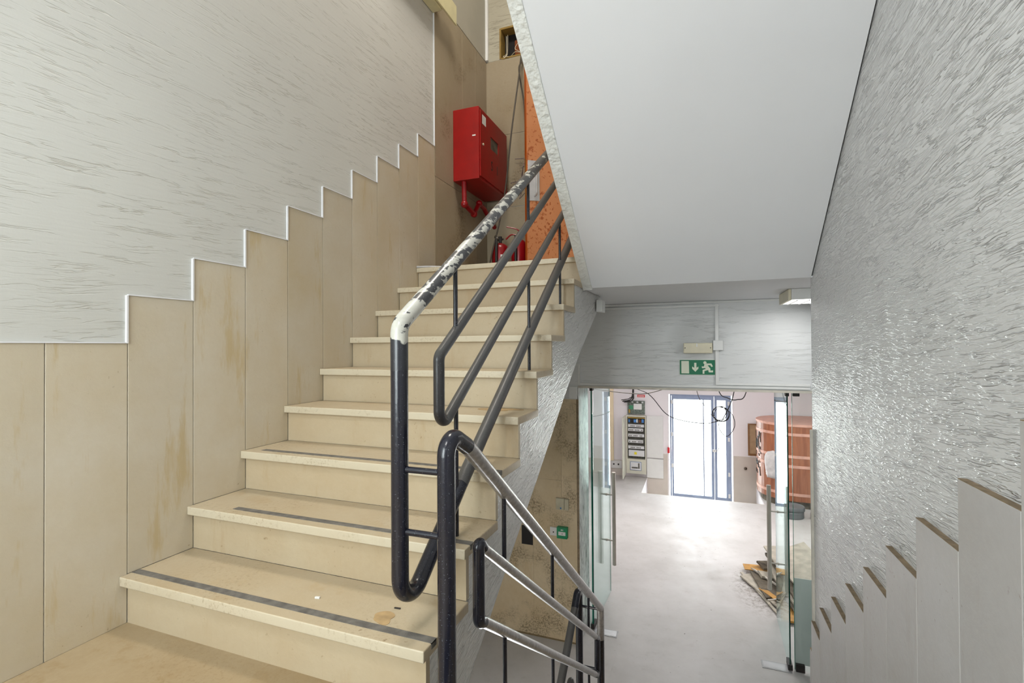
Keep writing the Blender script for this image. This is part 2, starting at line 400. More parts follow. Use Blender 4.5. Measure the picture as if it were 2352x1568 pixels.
def glass(name, tint, refl=1.0, dust=0.04):
    mm = bpy.data.materials.new(name); mm.use_nodes = True; t = mm.node_tree; t.nodes.clear()
    o = t.nodes.new('ShaderNodeOutputMaterial'); tr = t.nodes.new('ShaderNodeBsdfTransparent'); gl = t.nodes.new('ShaderNodeBsdfGlossy')
    fr = t.nodes.new('ShaderNodeFresnel'); fr.inputs[0].default_value = 1.5; mx = t.nodes.new('ShaderNodeMixShader')
    gl.inputs['Roughness'].default_value = 0.02; gl.inputs['Color'].default_value = (.92, .98, .97, 1)
    tr.inputs[0].default_value = tint
    g0 = t.nodes.new('ShaderNodeNewGeometry'); io = t.nodes.new('ShaderNodeMapRange')     # same reflectance on both faces of the pane
    t.links.new(g0.outputs['Backfacing'], io.inputs[0]); io.inputs[3].default_value = 1.5; io.inputs[4].default_value = 1/1.5
    t.links.new(io.outputs[0], fr.inputs[0])
    df = t.nodes.new('ShaderNodeBsdfDiffuse'); df.inputs[0].default_value = (.75, .85, .83, 1); m2 = t.nodes.new('ShaderNodeMixShader')
    n = t.nodes.new('ShaderNodeTexNoise'); n.inputs['Scale'].default_value = 3; mr = t.nodes.new('ShaderNodeMapRange')
    g = t.nodes.new('ShaderNodeNewGeometry'); t.links.new(g.outputs['Position'], n.inputs['Vector'])
    mr.inputs[1].default_value = .35; mr.inputs[2].default_value = .75; mr.inputs[3].default_value = dust*.3; mr.inputs[4].default_value = dust
    t.links.new(n.outputs[0], mr.inputs[0]); t.links.new(mr.outputs[0], m2.inputs[0])
    t.links.new(tr.outputs[0], m2.inputs[1]); t.links.new(df.outputs[0], m2.inputs[2])
    t.links.new(fr.outputs[0], mx.inputs[0]); t.links.new(m2.outputs[0], mx.inputs[1]); t.links.new(gl.outputs[0], mx.inputs[2])
    t.links.new(mx.outputs[0], o.inputs[0]); return mm
m['glass'] = glass('door_glass', (.90, .975, .965, 1), dust=.10)
m['gclear'] = glass('clear_glass', (.95, .98, .97, 1), dust=.01)
m['gedge'] = plain('green_glass_edge', lin(16, 120, 98), .15, var=.05)
m['gedged'] = plain('dark_green_glass_edge', lin(6, 62, 52), .12, var=.05)
def frosted():
    t = NT('frosted_grey_film'); z = t.sep()[2]
    return t.out(lin(214, 216, 214), .3, None, 0)
m['frost'] = frosted()
def lampmat(name, col, e):
    t = NT(name); t.b.inputs['Emission Color'].default_value = col; t.b.inputs['Emission Strength'].default_value = e
    return t.out(lin(240, 240, 235), .5)
m['lampglow'] = lampmat('lit_diffuser', (1, .98, .94, 1), 2.0)

# ------------------------------------------------------------------ dimensions
r, d, n_, t_ = .17, .2423, .0271, .0323
XS, XT, XR, YW, F = 1.2038, 1.2149, 2.4516, 3.19, -1.70
HW = .982
YL = -.188            # front edge of the half landing above the lower flight
UL = 9*r              # upper landing level
CEIL = 1.326          # ceiling under the upper landing
YB = -2.40            # wall behind the camera

# ------------------------------------------------------------------ setting
def struct(name, mb, mat, parent=None, label=None, smooth=False):
    o = mb.build(name, mat, parent, smooth)
    if parent is None: o['kind'] = 'structure'
    if label: o['label'] = label
    return o
wl = struct('wall_left', MB().box(-.25, -.004, YB-.2, YW, -3.4, 5.4), m['wall_l'])
def gap(a, b, g=.0016): return a+g, b-g
# stone cladding beside the flight: one slab per step
for y0, y1 in ((-.236-4*.35, -.236-3*.35), (-.236-3*.35, -.236-2*.35), (-.236-2*.35, -.236-.35), (-.236-.35, -.236), (-.236, 0)):
    a, b = gap(y0, y1); struct('stone_panel', MB().box(-.006, 0, a, b, 0, HW).bevel(.0008, 1), m['panel'], wl)
for k in range(1, 10):
    a, b = gap((k-1)*d, k*d); struct('stone_panel', MB().box(-.006, 0, a, b, k*r, HW+k*r).bevel(.0008, 1), m['panel'], wl)
ZT = 3.70
for (y0, y1) in ((9*d, 2.664), (2.664, 2.93), (2.93, YW)):
    for (z0, z1) in ((UL, 2.283), (2.283, ZT)):
        a, b = gap(y0, y1); c, e = gap(z0, z1); struct('stone_panel', MB().box(-.006, .002, a, b, c, e).bevel(.0008, 1), m['panel_u'], wl)
# plaster reveals are a few millimetres proud of the slabs
rev = MB()
for k in range(1, 10):
    rev.box(-.004, .005, (k-1)*d-.006, (k-1)*d, HW+(k-1)*r, HW+k*r)
    rev.box(-.004, .004, (k-1)*d, k*d, HW+k*r, HW+k*r+.004)
rev.box(-.004, .005, 9*d-.007, 9*d, HW+9*r, ZT+1.2); rev.box(-.004, .004, YB, 0, HW, HW+.004)
struct('plaster_edge', rev, m['smooth'], wl)
struct('upper_plaster', MB().box(-.004, .003, 9*d, YW, ZT+.004, 5.3), m['smoothu'], wl)
struct('wire_conduit', MB().box(0, .028, YW-.03, YW-.002, ZT+.01, 5.3).bevel(.003), m['wplas'], wl)

wf = MB().quadholes(-.25, 3.1, -3.4, 5.4, [(.876, 2.95, F-.02, .60), (.141, .42, 3.707, 4.0)], YW, YW+.41)
wf = struct('wall_front', wf, m['wall_f'])
# beige slabs on the lower part left of the opening
for (x0, x1) in ((0, .45), (.45, .72), (.72, .876)):
    for (z0, z1) in ((F, -1.0), (-1.0, -.252), (-.252, .485)):
        if x0 >= .45 and z0 >= -.3 and x1 < .8: pass
        a, b = gap(x0, x1, .0007); c, e = gap(z0, z1, .0007); struct('stone_panel', MB().box(a, b, YW-.006, YW, c, e), m['panel_m'], wf)
for (x0, x1) in ((0, .55), (.55, 1.3), (1.3, XR)):
    for (z0, z1) in ((UL, 2.283), (2.283, 2.975), (2.975, ZT)):
        a, b = gap(x0, x1); c, e = gap(z0, z1); struct('stone_panel', MB().box(a, b, YW-.006, YW, c, e).bevel(.0008, 1), m['panel_u'], wf)
hz = MB().quadholes(0, XR, ZT+.004, 5.3, [(.141, .42, ZT, 4.0)], YW-.004, YW)
struct('upper_plaster', hz, m['wall_u'], wf)
struct('marble_jamb', MB().box(.870, .880, YW-.004, YW+.41, F, .60), m['marble'], wf, 'white veined marble lining of the opening')
struct('jamb_edge', MB().box(.862, .882, YW-.008, YW+.002, F, .485).bevel(.002), m['pedge'], wf)
# shallow opening with wires
ob = MB().box(.141, .42, YW+.10, YW+.12, 3.70, 4.02); struct('cavity_back', ob, m['hole'], wf)
struct('cavity_brick', MB().box(.27, .42, YW+.06, YW+.1, 3.71, 3.9).bevel(.01), m['brick'], wf)
fr = MB().box(.141, .158, YW-.008, YW+.1, 3.707, 4.0).box(.1585, .43, YW-.0075, YW+.1, 3.985, 4.003).box(.1585, .43, YW-.0075, YW+.1, 3.70, 3.716)
struct('cavity_frame', fr, m['mudwood'], wf)

wr = struct('wall_right', MB().box(XR+.018, XR+.236, YB-.2, 1.95, -3.4, 5.4), m['wall_r'])
yr0, zr0 = .2963, .6477
for j in range(0, 9):
    a, b = gap(yr0+(j-1)*d, yr0+j*d, .0012)
    b = min(b, 1.95)
    struct('stone_panel', MB().box(XR, XR+.0185, a, b, zr0-j*r-HW-.3, zr0-j*r).bevel(.001, 1), m['panel_r'], wr)
    struct('mortar_edge', MB().box(XR+.0005, XR+.0185, a, b, zr0-j*r, zr0-j*r+.002), m['pedge'], wr)
struct('stone_panel', MB().box(XR, XR+.0185, yr0-d-1.2, yr0-d-.001, -.1, zr0+r).bevel(.001, 1), m['panel_r'], wr)
struct('mortar_edge', MB().box(XR+.0005, XR+.0185, yr0-d-1.2, yr0-d-.001, zr0+r, zr0+r+.002), m['pedge'], wr)
struct('corner_bead', MB().box(XR+.006, XR+.026, 1.944, 1.962, -.54, .497).bevel(.003), m['tape'], wr, 'pale vertical edge strip on the wall corner')
struct('wall_right', MB().box(XR+.018, XR+.236, 1.95, YW, CEIL+.01, 5.4), m['wall_l'])
wi = struct('wall_right', MB().box(2.70, 2.95, 1.95, YW, -3.4, 1.5), m['wall_f'])
struct('wall_right', MB().box(XR+.2, 2.95, 1.70, 1.95, -3.4, 1.5), m['wall_f'])
wb = MB().quadholes(-.25, XR+.236, -3.4, 5.4, [(.15, 1.45, .45, 2.35)], YB-.2, YB)
struct('wall_back', wb, m['smooth'])
for wz0, wz1 in ((.45, 2.35),):
    w = MB().box(.15, .2, YB-.14, YB-.08, wz0, wz1).box(1.4, 1.45, YB-.14, YB-.08, wz0, wz1).box(.2, 1.4, YB-.14, YB-.08, wz0, wz0+.05).box(.2, 1.4, YB-.14, YB-.08, wz1-.05, wz1).box(.78, .82, YB-.14, YB-.08, wz0, wz1)
    wo = struct('added_window', w, m['wplas']); struct('pane', MB().box(.2, 1.4, YB-.112, YB-.108, wz0+.05, wz1-.05), m['gclear'], wo)  # unseen window, added to let daylight in from behind the camera

# floors
fl = struct('floor', MB().box(-.0, XS-.0, YB, .03, -.16, 0), m['floor0'])
struct('floor', MB().box(XS, XR+.02, YB, YL, -.16, 0), m['floor0'])
struct('floor', MB().box(0, XR+.2, 8*d+.02, YW, CEIL+.006, UL), m['floor0'])
struct('ceiling', MB().box(XS+.011, 2.9, 1.907, YW, CEIL, CEIL+.008), m['smooth'])
struct('ceiling', MB().box(0, XS+.011, 2.5, YW, CEIL, CEIL+.008), m['smooth'])
struct('ceiling', MB().box(0, XR+.02, YB, -.12, 2.84, 2.9), m['smooth'])
struct('ceiling', MB().box(-.25, 2.9, YB-.2, YW+.4, 5.3, 5.5), m['smooth'])
struct('floor', MB().box(-1.2, 4.8, YW, 8.03, F-.3, F).box(1.2, 2.9, 1.994, YW, F-.3, F)
       .box(-1.2, .90, 8.03, 9.14, F-.3, F).box(2.9, 4.8, 8.03, 9.14, F-.3, F), m['lfloor'])
struct('floor', MB().box(0, 1.1995, 2.05, YW, F-.3, F), m['lfloor'])
struct('floor', MB().box(-.2, 2.9, YB-.2, 2.1, -3.5, -3.4), m['beigefloor'])
struct('trim_1', MB().box(0, .876, YW-.012, YW-.006, F, F+.012), m['joint'])

# ------------------------------------------------------------------ rising flight
stair = thing('staircase', 'rising flight of beige stone steps between the left wall and the black railing', 'staircase', (0, 0, 0))
prof = [(0.02, -.02)]
for k in range(1, 9): prof += [((k-1)*d+.02, k*r-t_), (k*d+.02, k*r-t_)]
prof += [(8*d+.02, UL-.003), (2.6, UL-.003), (2.6, CEIL), (2.42, 1.214), (1.858, .925), (1.464, .685), (.989, .371), (.675, .178), (.258, -.094), (0.0, -.26), (-.1, -.26), (-.1, -.02)]
MB().prism(prof, 'x', .0, XS).build('stringer', m['string'], stair)['label'] = 'white rough plastered side and body'
def risers(k): return MB().box(0.001, XS+.002, (k-1)*d, (k-1)*d+.0195, (k-1)*r, k*r-t_)
for k in range(1, 10): risers(k).build('riser', m['riser'], stair)
for k in range(1, 9):
    tr = MB().box(0.001, XT, (k-1)*d-n_, k*d-.0005, k*r-t_, k*r).bevel(.004, 3).build('tread', m['tread'], stair, True)
    if k <= 3:
        s = MB().box((.005, .20, .08)[k-1], XT+.0015, (k-1)*d+.012, (k-1)*d+.038, k*r-.002, k*r+.0015).box(XT-.002, XT+.0015, (k-1)*d+.012, (k-1)*d+.038, k*r-.016, k*r+.001)
        s.build('antislip_strip', m['strip'], tr)['label'] = 'dark grey grip strip across the tread'
MB().box(0.001, XT, 8*d-n_, 8*d+.26, UL-t_, UL).bevel(.004, 3).build('tread', m['tread'], stair, True)
# ochre stain on the fourth tread
def blob(cx, cy, z, rx, ry, seed, n=28, amp=.25):
    rr = random.Random(seed); ph = [rr.uniform(0, 6.28) for _ in range(4)]; p = []
    for i in range(n):
        a = 2*PI*i/n; q = 1+amp*sum(math.sin((j+2)*a+ph[j])/(j+1.5) for j in range(4)); p.append((cx+rx*q*math.cos(a), cy+ry*q*math.sin(a)))
    return MB().prism(p, 'z', z, z+.0008)

# ------------------------------------------------------------------ lower flight (goes down to the lobby)
lower = thing('staircase', 'descending stone flight beside the right wall, below the second railing', 'staircase', (1.25, YL, 0))
prof = [(YL, -.02)]
for j in range(1, 10): prof += [(YL+(j-1)*d, -j*r-t_), (YL+j*d, -j*r-t_)]
prof += [(YL+9*d, F), (YL+9*d-.3, F-.1), (YL-.1, -.35), (YL-.1, -.02)]
MB().prism(prof, 'x', 1.2505, XR-.001).build('body', m['string'], lower)
for j in range(1, 11): MB().box(1.248, XR-.001, YL+(j-1)*d-.0195+.02, YL+(j-1)*d+.02, -j*r, -(j-1)*r-t_).build('riser', m['riser'], lower)
for j in range(0, 10):
    ya = YL+(j-1)*d if j else YL-.3
    MB().box(1.24, XR-.001, ya+.021, YL+j*d+.02+n_, -j*r-t_, -j*r).bevel(.004, 2).build('tread', m['tread'], lower)

# ------------------------------------------------------------------ flight overhead: sloped smooth soffit
upf = thing('staircase', 'smooth white sloping underside of the flight overhead with a rough plaster edge', 'staircase', (1.215, 1.907, CEIL))
sl = (2.127-1.326)/(1.907-.833)
ytop = -.12; ztop = CEIL+sl*(1.907-ytop)
prof = [(1.907, CEIL), (1.96, CEIL), (1.96, UL)]
for k in range(1, 10): prof += [(1.94-(k-1)*.229, UL+(k-1)*r), (1.94-(k-1)*.229, UL+k*r)]
prof += [(ytop, UL+9*r), (ytop, ztop)]
MB().prism(prof, 'x', 1.2155, XR+.012).build('soffit_slab', m['smooth'], upf)
band = [(1.915, CEIL-.013), (1.915, CEIL+.03), (ytop, ztop+.03), (ytop, ztop-.006)]
MB().prism(band, 'x', 1.213, 1.272).bevel(.003).build('edge_band', m['band'], upf)['label'] = 'rough plaster strip along the slab edge'
MB().box(0, XR, YB, ytop, UL+9*r-.16, UL+9*r).build('slab', m['smooth'], upf)
MB().box(1.213, 1.255, 2.34, 2.46, 1.205, 1.29).bevel(.004).build('cable_cover', m['wplas'], upf)

# ------------------------------------------------------------------ railing
rail = thing('stair_railing', 'black tubular steel railing turning between the rising and descending flights, chipped paint on top', 'railing', (1.2, -.02, 0))
R1, R2, RM, RB = .0235, .0235, .0175, .0075
xa, xb, yp = 1.14, 1.28, -.02
h1 = lambda y: 1.053+.69*(y-.027)
lo1 = lambda y: .342+.727*(y-.121)
YE = 2.02
# first frame
P = fillet([(xa, YE, h1(YE)), (xa, yp, h1(yp)), (xa, yp, .90)], .05); MB().tube(P, R1, 24).build('handrail', m['blk_chip'], rail, True)['label'] = 'handrail with flaking white and dark paint'
P = fillet([(xa, yp, .91), (xa, yp, lo1(yp)-.02), (xa, .35, lo1(.35))], .062, 14); k_ = len(P)
MB().tube(P, R1-.0003, 24).build('post', m['blk'], rail, True)
MB().tube([(xa, .34, lo1(.34)), (xa, YE, lo1(YE))], R1, 24).build('bottom_rail', m['blk_dust'], rail, True)
# inner hairpin of the first frame
ma = lambda y: .937+.705*(y-.20)
mb_ = lambda y: .737+.690*(y-.232)
yi = .195
P = fillet([(xa, YE, ma(YE)), (xa, yi, ma(yi)), (xa, yi, mb_(yi)-.012), (xa, YE, mb_(YE))], [.03, .034], 10)
MB().tube(P, RM, 20).build('middle_rail', m['blk_dust'], rail, True)
def bal(x, y, z0, z1): MB().cyl((x, y, z0), (x, y, z1), RB, 12).build('baluster', m['blk'], rail, True)
for y in (.308, 1.063, 1.63):
    bal(xa, y, ma(y), h1(y)); bal(xa, y, lo1(y), mb_(y))
    kk = int(y/d)+1; bal(xa, y, kk*r, lo1(y))
for z in (.637, .472): MB().cyl((xa, yp, z), (xb, yp, z), .0085, 14).build('connecting_bar', m['blk'], rail, True)
# second frame, descending
h2 = lambda y: .657-.727*(y-.137)
y2 = 2.055; ye = y2
P = fillet([(xb, yp, -.16), (xb, yp, .745), (xb, .10, h2(.10))], .052, 14)
MB().tube(P, R2, 24).build('post', m['blk'], rail, True)
P = fillet([(xb, .095, h2(.095)), (xb, ye, h2(ye)), (xb, ye, h2(ye)-.2)], .03, 8)
MB().tube(P, R2-.0004, 24).build('handrail', m['worn'], rail, True)['label'] = 'descending handrail worn to bare grey metal'
b2 = lambda y: h2(y)-.76
P = fillet([(xb, ye, h2(ye)-.12), (xb, ye, b2(ye)-.02), (xb, yp+.02, b2(yp+.02))], .05, 8)
MB().tube(P, R2-.0006, 24).build('bottom_rail', m['blk'], rail, True)
m2a = lambda y: .309-.707*(y-.276)
m2b = lambda y: .116-.715*(y-.239)
P = fillet([(xb, .24, m2a(.24)), (xb, .17, m2a(.17)), (xb, .17, m2b(.17)+.0), (xb, .24, m2b(.24))], [.04, .03], 8)
P = fillet([(xb, .205, m2a(.205)), (xb, .176, m2a(.176)+.012), (xb, .176, m2b(.176)-.008), (xb, .205, m2b(.205))], [.034, .022], 10)
MB().tube(P, RM+.0006, 20).build('middle_rail', m['blk'], rail, True)
MB().tube([(xb, .20, m2a(.20)), (xb, 1.93, m2a(1.93))], RM, 20).build('middle_rail', m['worn'], rail, True)
MB().tube([(xb, .20, m2b(.20)), (xb, 1.90, m2b(1.90))], RM, 20).build('middle_rail', m['worn'], rail, True)
P = fillet([(xb, 1.88, m2a(1.88)), (xb, 1.945, m2a(1.945)), (xb, 1.935, m2b(1.935)+.0), (xb, 1.86, m2b(1.86))], [.012, .035], 8)
MB().tube(P, RM+.0006, 20).build('middle_rail', m['blk'], rail, True)
for y in (.379, .948, 1.69):
    bal(xb, y, m2a(y), h2(y)); bal(xb, y, b2(y), m2b(y)); j = int((y-YL)/d)+1; bal(xb, y, -j*r, b2(y))
for z in (-.745, -1.135): MB().cyl((xa, 2.05, z), (xb, 2.05, z), .0085, 14).build('connecting_bar', m['blk'], rail, True)
# third frame, turning down to the basement
h3 = lambda y: -.683+.722*(y-1.959)
P = fillet([(xa, 2.05, F), (xa, 2.05, -.60), (xa, 1.93, h3(1.93))], .042, 12)
MB().tube(P, R1, 24).build('post', m['blk'], rail, True)
MB().tube([(xa, 1.95, h3(1.95)), (xa, .3, h3(.3))], R1-.0004, 24).build('handrail', m['blk_dust'], rail, True)
P = fillet([(xa, .6, h3(.6)-.34), (xa, 1.83, h3(1.83)-.275), (xa, 1.83, h3(1.83)-.6), (xa, .6, h3(.6)-.55)], [.03, .03], 8)
MB().tube(P, RM, 20).build('middle_rail', m['blk_dust'], rail, True)

# ------------------------------------------------------------------ hose cabinet, pipe, extinguishers
hc = thing('fire_hose_cabinet', 'red metal fire hose cabinet fixed on the left wall above the upper landing', 'cabinet', (0, 2.8, 2.335))
MB().box(.002, .236, 2.486, 3.115, 2.335, 2.926).bevel(.004).build('body', m['red'], hc)
dr = MB().quadholes(2.505, 3.075, 2.36, 2.90, [(2.71, 2.885, 2.655, 2.76)], .236, .2445, axis='x').build('door', m['red'], hc)
MB().box(.237, .239, 2.711, 2.884, 2.656, 2.759).build('window', m['gypd'], dr)['label'] = 'small rectangular window in the red door'
MB().cyl((.244, 2.552, 2.633), (.252, 2.552, 2.633), .009, 14).build('lock', m['yplas'], dr)
MB().box(.2445, .2455, 2.538, 2.612, 2.800, 2.876).build('label_sticker', m['wplas'], dr)
MB().box(.178, .208, 2.4845, 2.486, 2.685, 2.696).build('sticker', m['wplas'], hc)
def text(s, size, loc, rot, mat, name, parent, ext=.0006, sx=1):
    c = bpy.data.curves.new('t', 'FONT'); c.body = s; c.size = size; c.extrude = ext; c.align_x = 'CENTER'; c.align_y = 'CENTER'
    o = bpy.data.objects.new('t', c); COL.objects.link(o); bpy.context.view_layer.update()
    me = bpy.data.meshes.new_from_object(o); bpy.data.objects.remove(o)
    mm = Matrix.Translation(loc) @ Euler(rot).to_matrix().to_4x4() @ Matrix.Diagonal((sx, 1, 1, 1)); me.transform(mm)
    q = bpy.data.objects.new(name, me); COL.objects.link(q); me.materials.clear(); me.materials.append(mat)
    q.parent = parent
    if parent.type == 'EMPTY': q.matrix_parent_inverse = Matrix.Translation(-Vector(parent.location))
    return q
text('S', .115, (.2452, 2.735, 2.510), (PI/2, 0, PI/2), m['dark'], 'lettering', dr, sx=.75)
text('I', .115, (.2452, 2.856, 2.508), (PI/2, 0, PI/2), m['dark'], 'lettering', dr, sx=.75)
pp = [(.08, 2.53, 2.335), (.08, 2.535, 2.15), (.08, 2.72, 2.115), (.08, 2.83, 2.235), (.08, 2.93, 2.22), (.08, 3.18, 2.10)]
MB().tube(fillet(pp, .03, 6), .021, 18).build('water_pipe', m['redpipe'], hc, True)
for q in (pp[1], pp[2], pp[3]): MB().sphere(q, .031, (1, 1, 1)).build('pipe_elbow', m['redpipe'], hc, True)
def extinguisher(x, y, rb, hb, label, lever, seed):
    e = thing('fire_extinguisher', label, 'fire extinguisher', (x, y, UL), None)
    MB().lathe([(rb*.9, 0), (rb, .01), (rb, hb-.06), (rb*.9, hb-.03), (rb*.6, hb-.01), (.02, hb)], (x, y, UL), 28).build('cylinder', m['redpipe'], e, True)
    MB().cyl((x, y, UL+hb), (x, y, UL+hb+.06), .016, 14).cyl((x-.035, y, UL+hb+.03), (x+.03, y, UL+hb+.035), .009, 10).build('valve', m['dark'], e, True)
    if lever:
        P = catmull([(x+.02, y-.02, UL+hb+.05), (x-.01, y-.03, UL+hb+.085), (x-.10, y-.05, UL+hb+.11)]); MB().tube(P, .006, 8).build('lever', m['redpipe'], e, True)
        P = catmull([(x+.0, y-.02, UL+hb+.03), (x-.06, y-.03, UL+hb+.04), (x-.11, y-.04, UL+hb+.0)]); MB().tube(P, .007, 8).build('carry_handle', m['redpipe'], e, True)
    else:
        MB().lathe([(.016, -.003), (.02, 0), (.016, .003)], (x-.03, y-.02, UL+hb+.055), 14, 'y').build('gauge', m['knobm'], e, True)
    P = catmull([(x+.0, y-rb-.012, UL+hb+.02), (x+.0, y-rb-.016, UL+hb-.12), (x+.0, y-rb-.014, UL+.05)]); MB().tube(P, .013, 10).build('hose', m['dark'], e, True)
    return e
ea = extinguisher(.235, 2.94, .076, .36, 'red fire extinguisher on the upper landing, the nearer to the corner with a black hose', False, 1)
MB().obox((.235+.045, 2.94-.066, UL+.22), (.03, .004, .05), (0, 0, .5)).build('label_sticker', m['wplas'], ea)
eb = extinguisher(.385, 3.02, .07, .40, 'taller red fire extinguisher with a raised red lever, nearer the orange door', True, 2)

# ------------------------------------------------------------------ orange door on the upper landing
DA = math.radians(36); hx, hy = .553, 2.75
dob = thing('orange_door', 'speckled orange door leaf standing ajar on the upper landing', 'door', (hx, hy, UL))
Rm = Matrix.Translation((hx, hy, UL)) @ Matrix.Rotation(DA, 4, 'Z')
def ld(mbx, name, mat, parent=dob):
    bmesh.ops.transform(mbx.bm, matrix=Rm, verts=mbx.bm.verts); return mbx.build(name, mat, parent)
ld(MB().box(.004, .80, 0, .044, .008, 2.1), 'leaf', m['doorsp'])
ld(MB().box(0, .0045, -.001, .045, .008, 2.1), 'leaf_edge', m['orange'])['label'] = 'bright orange leaf edge'
ld(MB().box(-.001, .0, .012, .034, .70, 1.02), 'lock_plate', m['mudwood'])
pl = ld(MB().box(.012, .115, -.004, 0, .66, 1.0).bevel(.001), 'handle_plate', m['alu'])
hd = MB().tube(fillet([(.07, -.004, .955), (.07, -.06, .955), (.07, -.06, .70), (.07, -.004, .70)], .018, 6), .0085, 12); ld(hd, 'handle', m['alu'], pl)
hd = MB().tube(fillet([(.03, .048, .93), (.03, .10, .93), (.03, .10, .66), (.03, .048, .66)], .018, 6), .0075, 12); ld(hd, 'handle', m['alu'])

# cables on the upper wall
def cable(name, label, pts, rad, mat, cat='cable', group=None, smooth=8):
    o = MB().tube(catmull(pts, smooth), rad, 8).build(name, mat, None, True); return tag(o, label, cat, group)
cable('hanging_cable', 'long brown cable hanging from the wall opening down past the red cabinet', [(.392, 3.15, 3.76), (.375, 3.12, 3.60), (.398, 3.02, 3.43), (.385, 2.85, 2.846), (.32, 2.85, 2.32), (.256, 2.85, 2.019), (.184, 2.85, 1.756), (.14, 2.86, UL+.01)], .0075, m['cable'])
cable('hanging_cable', 'shorter brown cable dropping from the wall opening behind the orange door', [(.40, 3.16, 3.76), (.383, 3.12, 3.60), (.368, 3.1, 3.50), (.416, 3.1, 3.184), (.43, 3.1, 2.9), (.47, 3.1, 2.5)], .0075, m['cable'])
for lb, pts in (('pale wire hanging straight down at the left of the dark wall opening', [(.19, YW+.05, 3.95), (.20, YW+.03, 3.80), (.215, YW-.01, 3.72), (.24, YW-.02, 3.705)]),
                ('second pale wire hanging straight down just right of the first in the opening', [(.205, YW+.05, 3.96), (.215, YW+.02, 3.82), (.22, YW-.01, 3.73), (.19, YW-.02, 3.70)]),
                ('pale wire bent sideways in front of the brown brick in the opening', [(.36, YW+.02, 3.88), (.29, YW+.02, 3.80), (.33, YW, 3.75), (.36, YW-.01, 3.72)]),
                ('pale wire lying along the bottom edge of the opening to the right', [(.25, YW+.02, 3.73), (.30, YW-.01, 3.74), (.35, YW-.015, 3.725)]),
                ('short curled pale wire at the lower left corner of the opening', [(.18, YW+.04, 3.76), (.175, YW, 3.73), (.20, YW-.01, 3.715), (.21, YW-.01, 3.74)])):
    cable('loose_wire', lb, pts, .0028, m['cablew'], 'wire', 'pale wires in the wall opening')
for lb, pts in (('thin purple wire arching highest between red cabinet and orange door', [(.30, 3.16, 2.72), (.40, 3.14, 2.70), (.45, 3.0, 2.60), (.49, 2.86, 2.52)]),
                ('upper of two nearly level purple wires running to the orange door edge', [(.25, 3.17, 2.50), (.38, 3.1, 2.50), (.49, 2.85, 2.52)]),
                ('lower of two nearly level purple wires running to the orange door edge', [(.25, 3.17, 2.46), (.36, 3.1, 2.44), (.49, 2.85, 2.51)]),
                ('purple wire making a small loop lowest beside the orange door edge', [(.48, 2.86, 2.36), (.42, 3.0, 2.34), (.40, 3.0, 2.29), (.50, 2.86, 2.29)])):
    cable('loose_wire', lb, pts, .0022, m['cablep'], 'wire', 'thin purple wires by the orange door')
cable('pipe_end', 'thin grey tube lying on the top step against the left wall', [(.005, 8*d-.03, UL+.008), (.09, 8*d+.0, UL+.009), (.20, 8*d+.06, UL+.008)], .0075, m['alu'], 'tube')
# wall lamp top left
lp = thing('wall_lamp', 'yellowed boxy lamp high on the left wall above the cabinet', 'lamp', (0, 2.1, 3.54))
MB().box(0, .08, 1.55, 2.163, 3.537, 3.70).bevel(.004).build('housing', m['ylamp'], lp)
MB().box(.082, .096, 1.50, 2.379, 3.55, 3.705).bevel(.003).build('front_cover', m['ylamp'], lp)

# ------------------------------------------------------------------ things on the front wall
def onwall(name, label, cat, x0, x1, z0, z1, th, mat, bev=.003):
    o = MB().box(x0, x1, YW-th, YW-.0005, z0, z1).bevel(bev).build(name, mat); return tag(o, label, cat)
tr = thing('cable_trunking', 'white cable trunking run around the lintel wall with a vertical drop to the emergency lamp', 'trunking', (2.03, YW, .6))
tm = MB()
for b in ((1.05, 2.05, 1.278, 1.296), (1.0, 2.69, 1.308, 1.322), (2.02, 2.046, .98, 1.30), (2.02, 2.046, .645, .93), (2.02, 2.69, .640, .658), (.90, 2.69, .616, .634), (.882, .898, .615, .80), (.80, .90, .790, .80)):
    tm.box(b[0], b[1], YW-.014-.0004*(b[1]-b[0] > .1)-.0003*(b[2] < .7), YW-.0005, b[2], b[3])
tm.bevel(.002).build('duct', m['wplas'], tr)
MB().box(.80, .872, YW-.02, YW-.0005, .492, .60).bevel(.003).build('end_box', m['wplas'], tr)
MB().box(.876, 2.70, YW-.006, YW+.02, .588, .608).build('lower_bead', m['tape'], tr)
el = thing('emergency_lamp', 'yellowed rectangular emergency lamp above the green exit sign', 'lamp', (1.88, YW, .9))
MB().box(1.776, 1.998, YW-.04, YW-.0005, .898, .982).bevel(.006).build('housing', m['yplas'], el)
for x in (1.789, 1.984): MB().cyl((x, YW-.0405, .942), (x, YW-.046, .942), .004, 12).build('screw', m['dark'], el)
MB().box(1.875, 1.884, YW-.042, YW-.040, .95, .978).build('indicator', m['wplas'], el)
onwall('junction_box', 'small square white junction box on the vertical trunking', 'junction box', 2.002, 2.078, .922, 1.002, .04, m['wplas'])
sg = thing('exit_sign', 'green emergency exit sign with door, down arrow and running figure', 'sign', (1.88, YW, .78))
gx0, gx1, gz0, gz1 = 1.745, 2.016, .722, .842
MB().box(gx0-.002, gx1+.003, YW-.004, YW-.0005, gz0-.002, gz1+.002).build('border', m['cream'], sg)
MB().box(gx0, gx1, YW-.006, YW-.004, gz0, gz1).build('panel', m['green'], sg)
def gp(px, py): return (gx0+(px-360)/(832-360)*(gx1-gx0), gz1-(py-1024)/(1220-1024)*(gz1-gz0))
def poly(pts): return MB().prism([gp(*p) for p in pts], 'y', YW-.0072, YW-.006)
poly([(381, 1038), (484, 1038), (487, 1206), (381, 1206)]).build('door_symbol', m['cream'], sg)
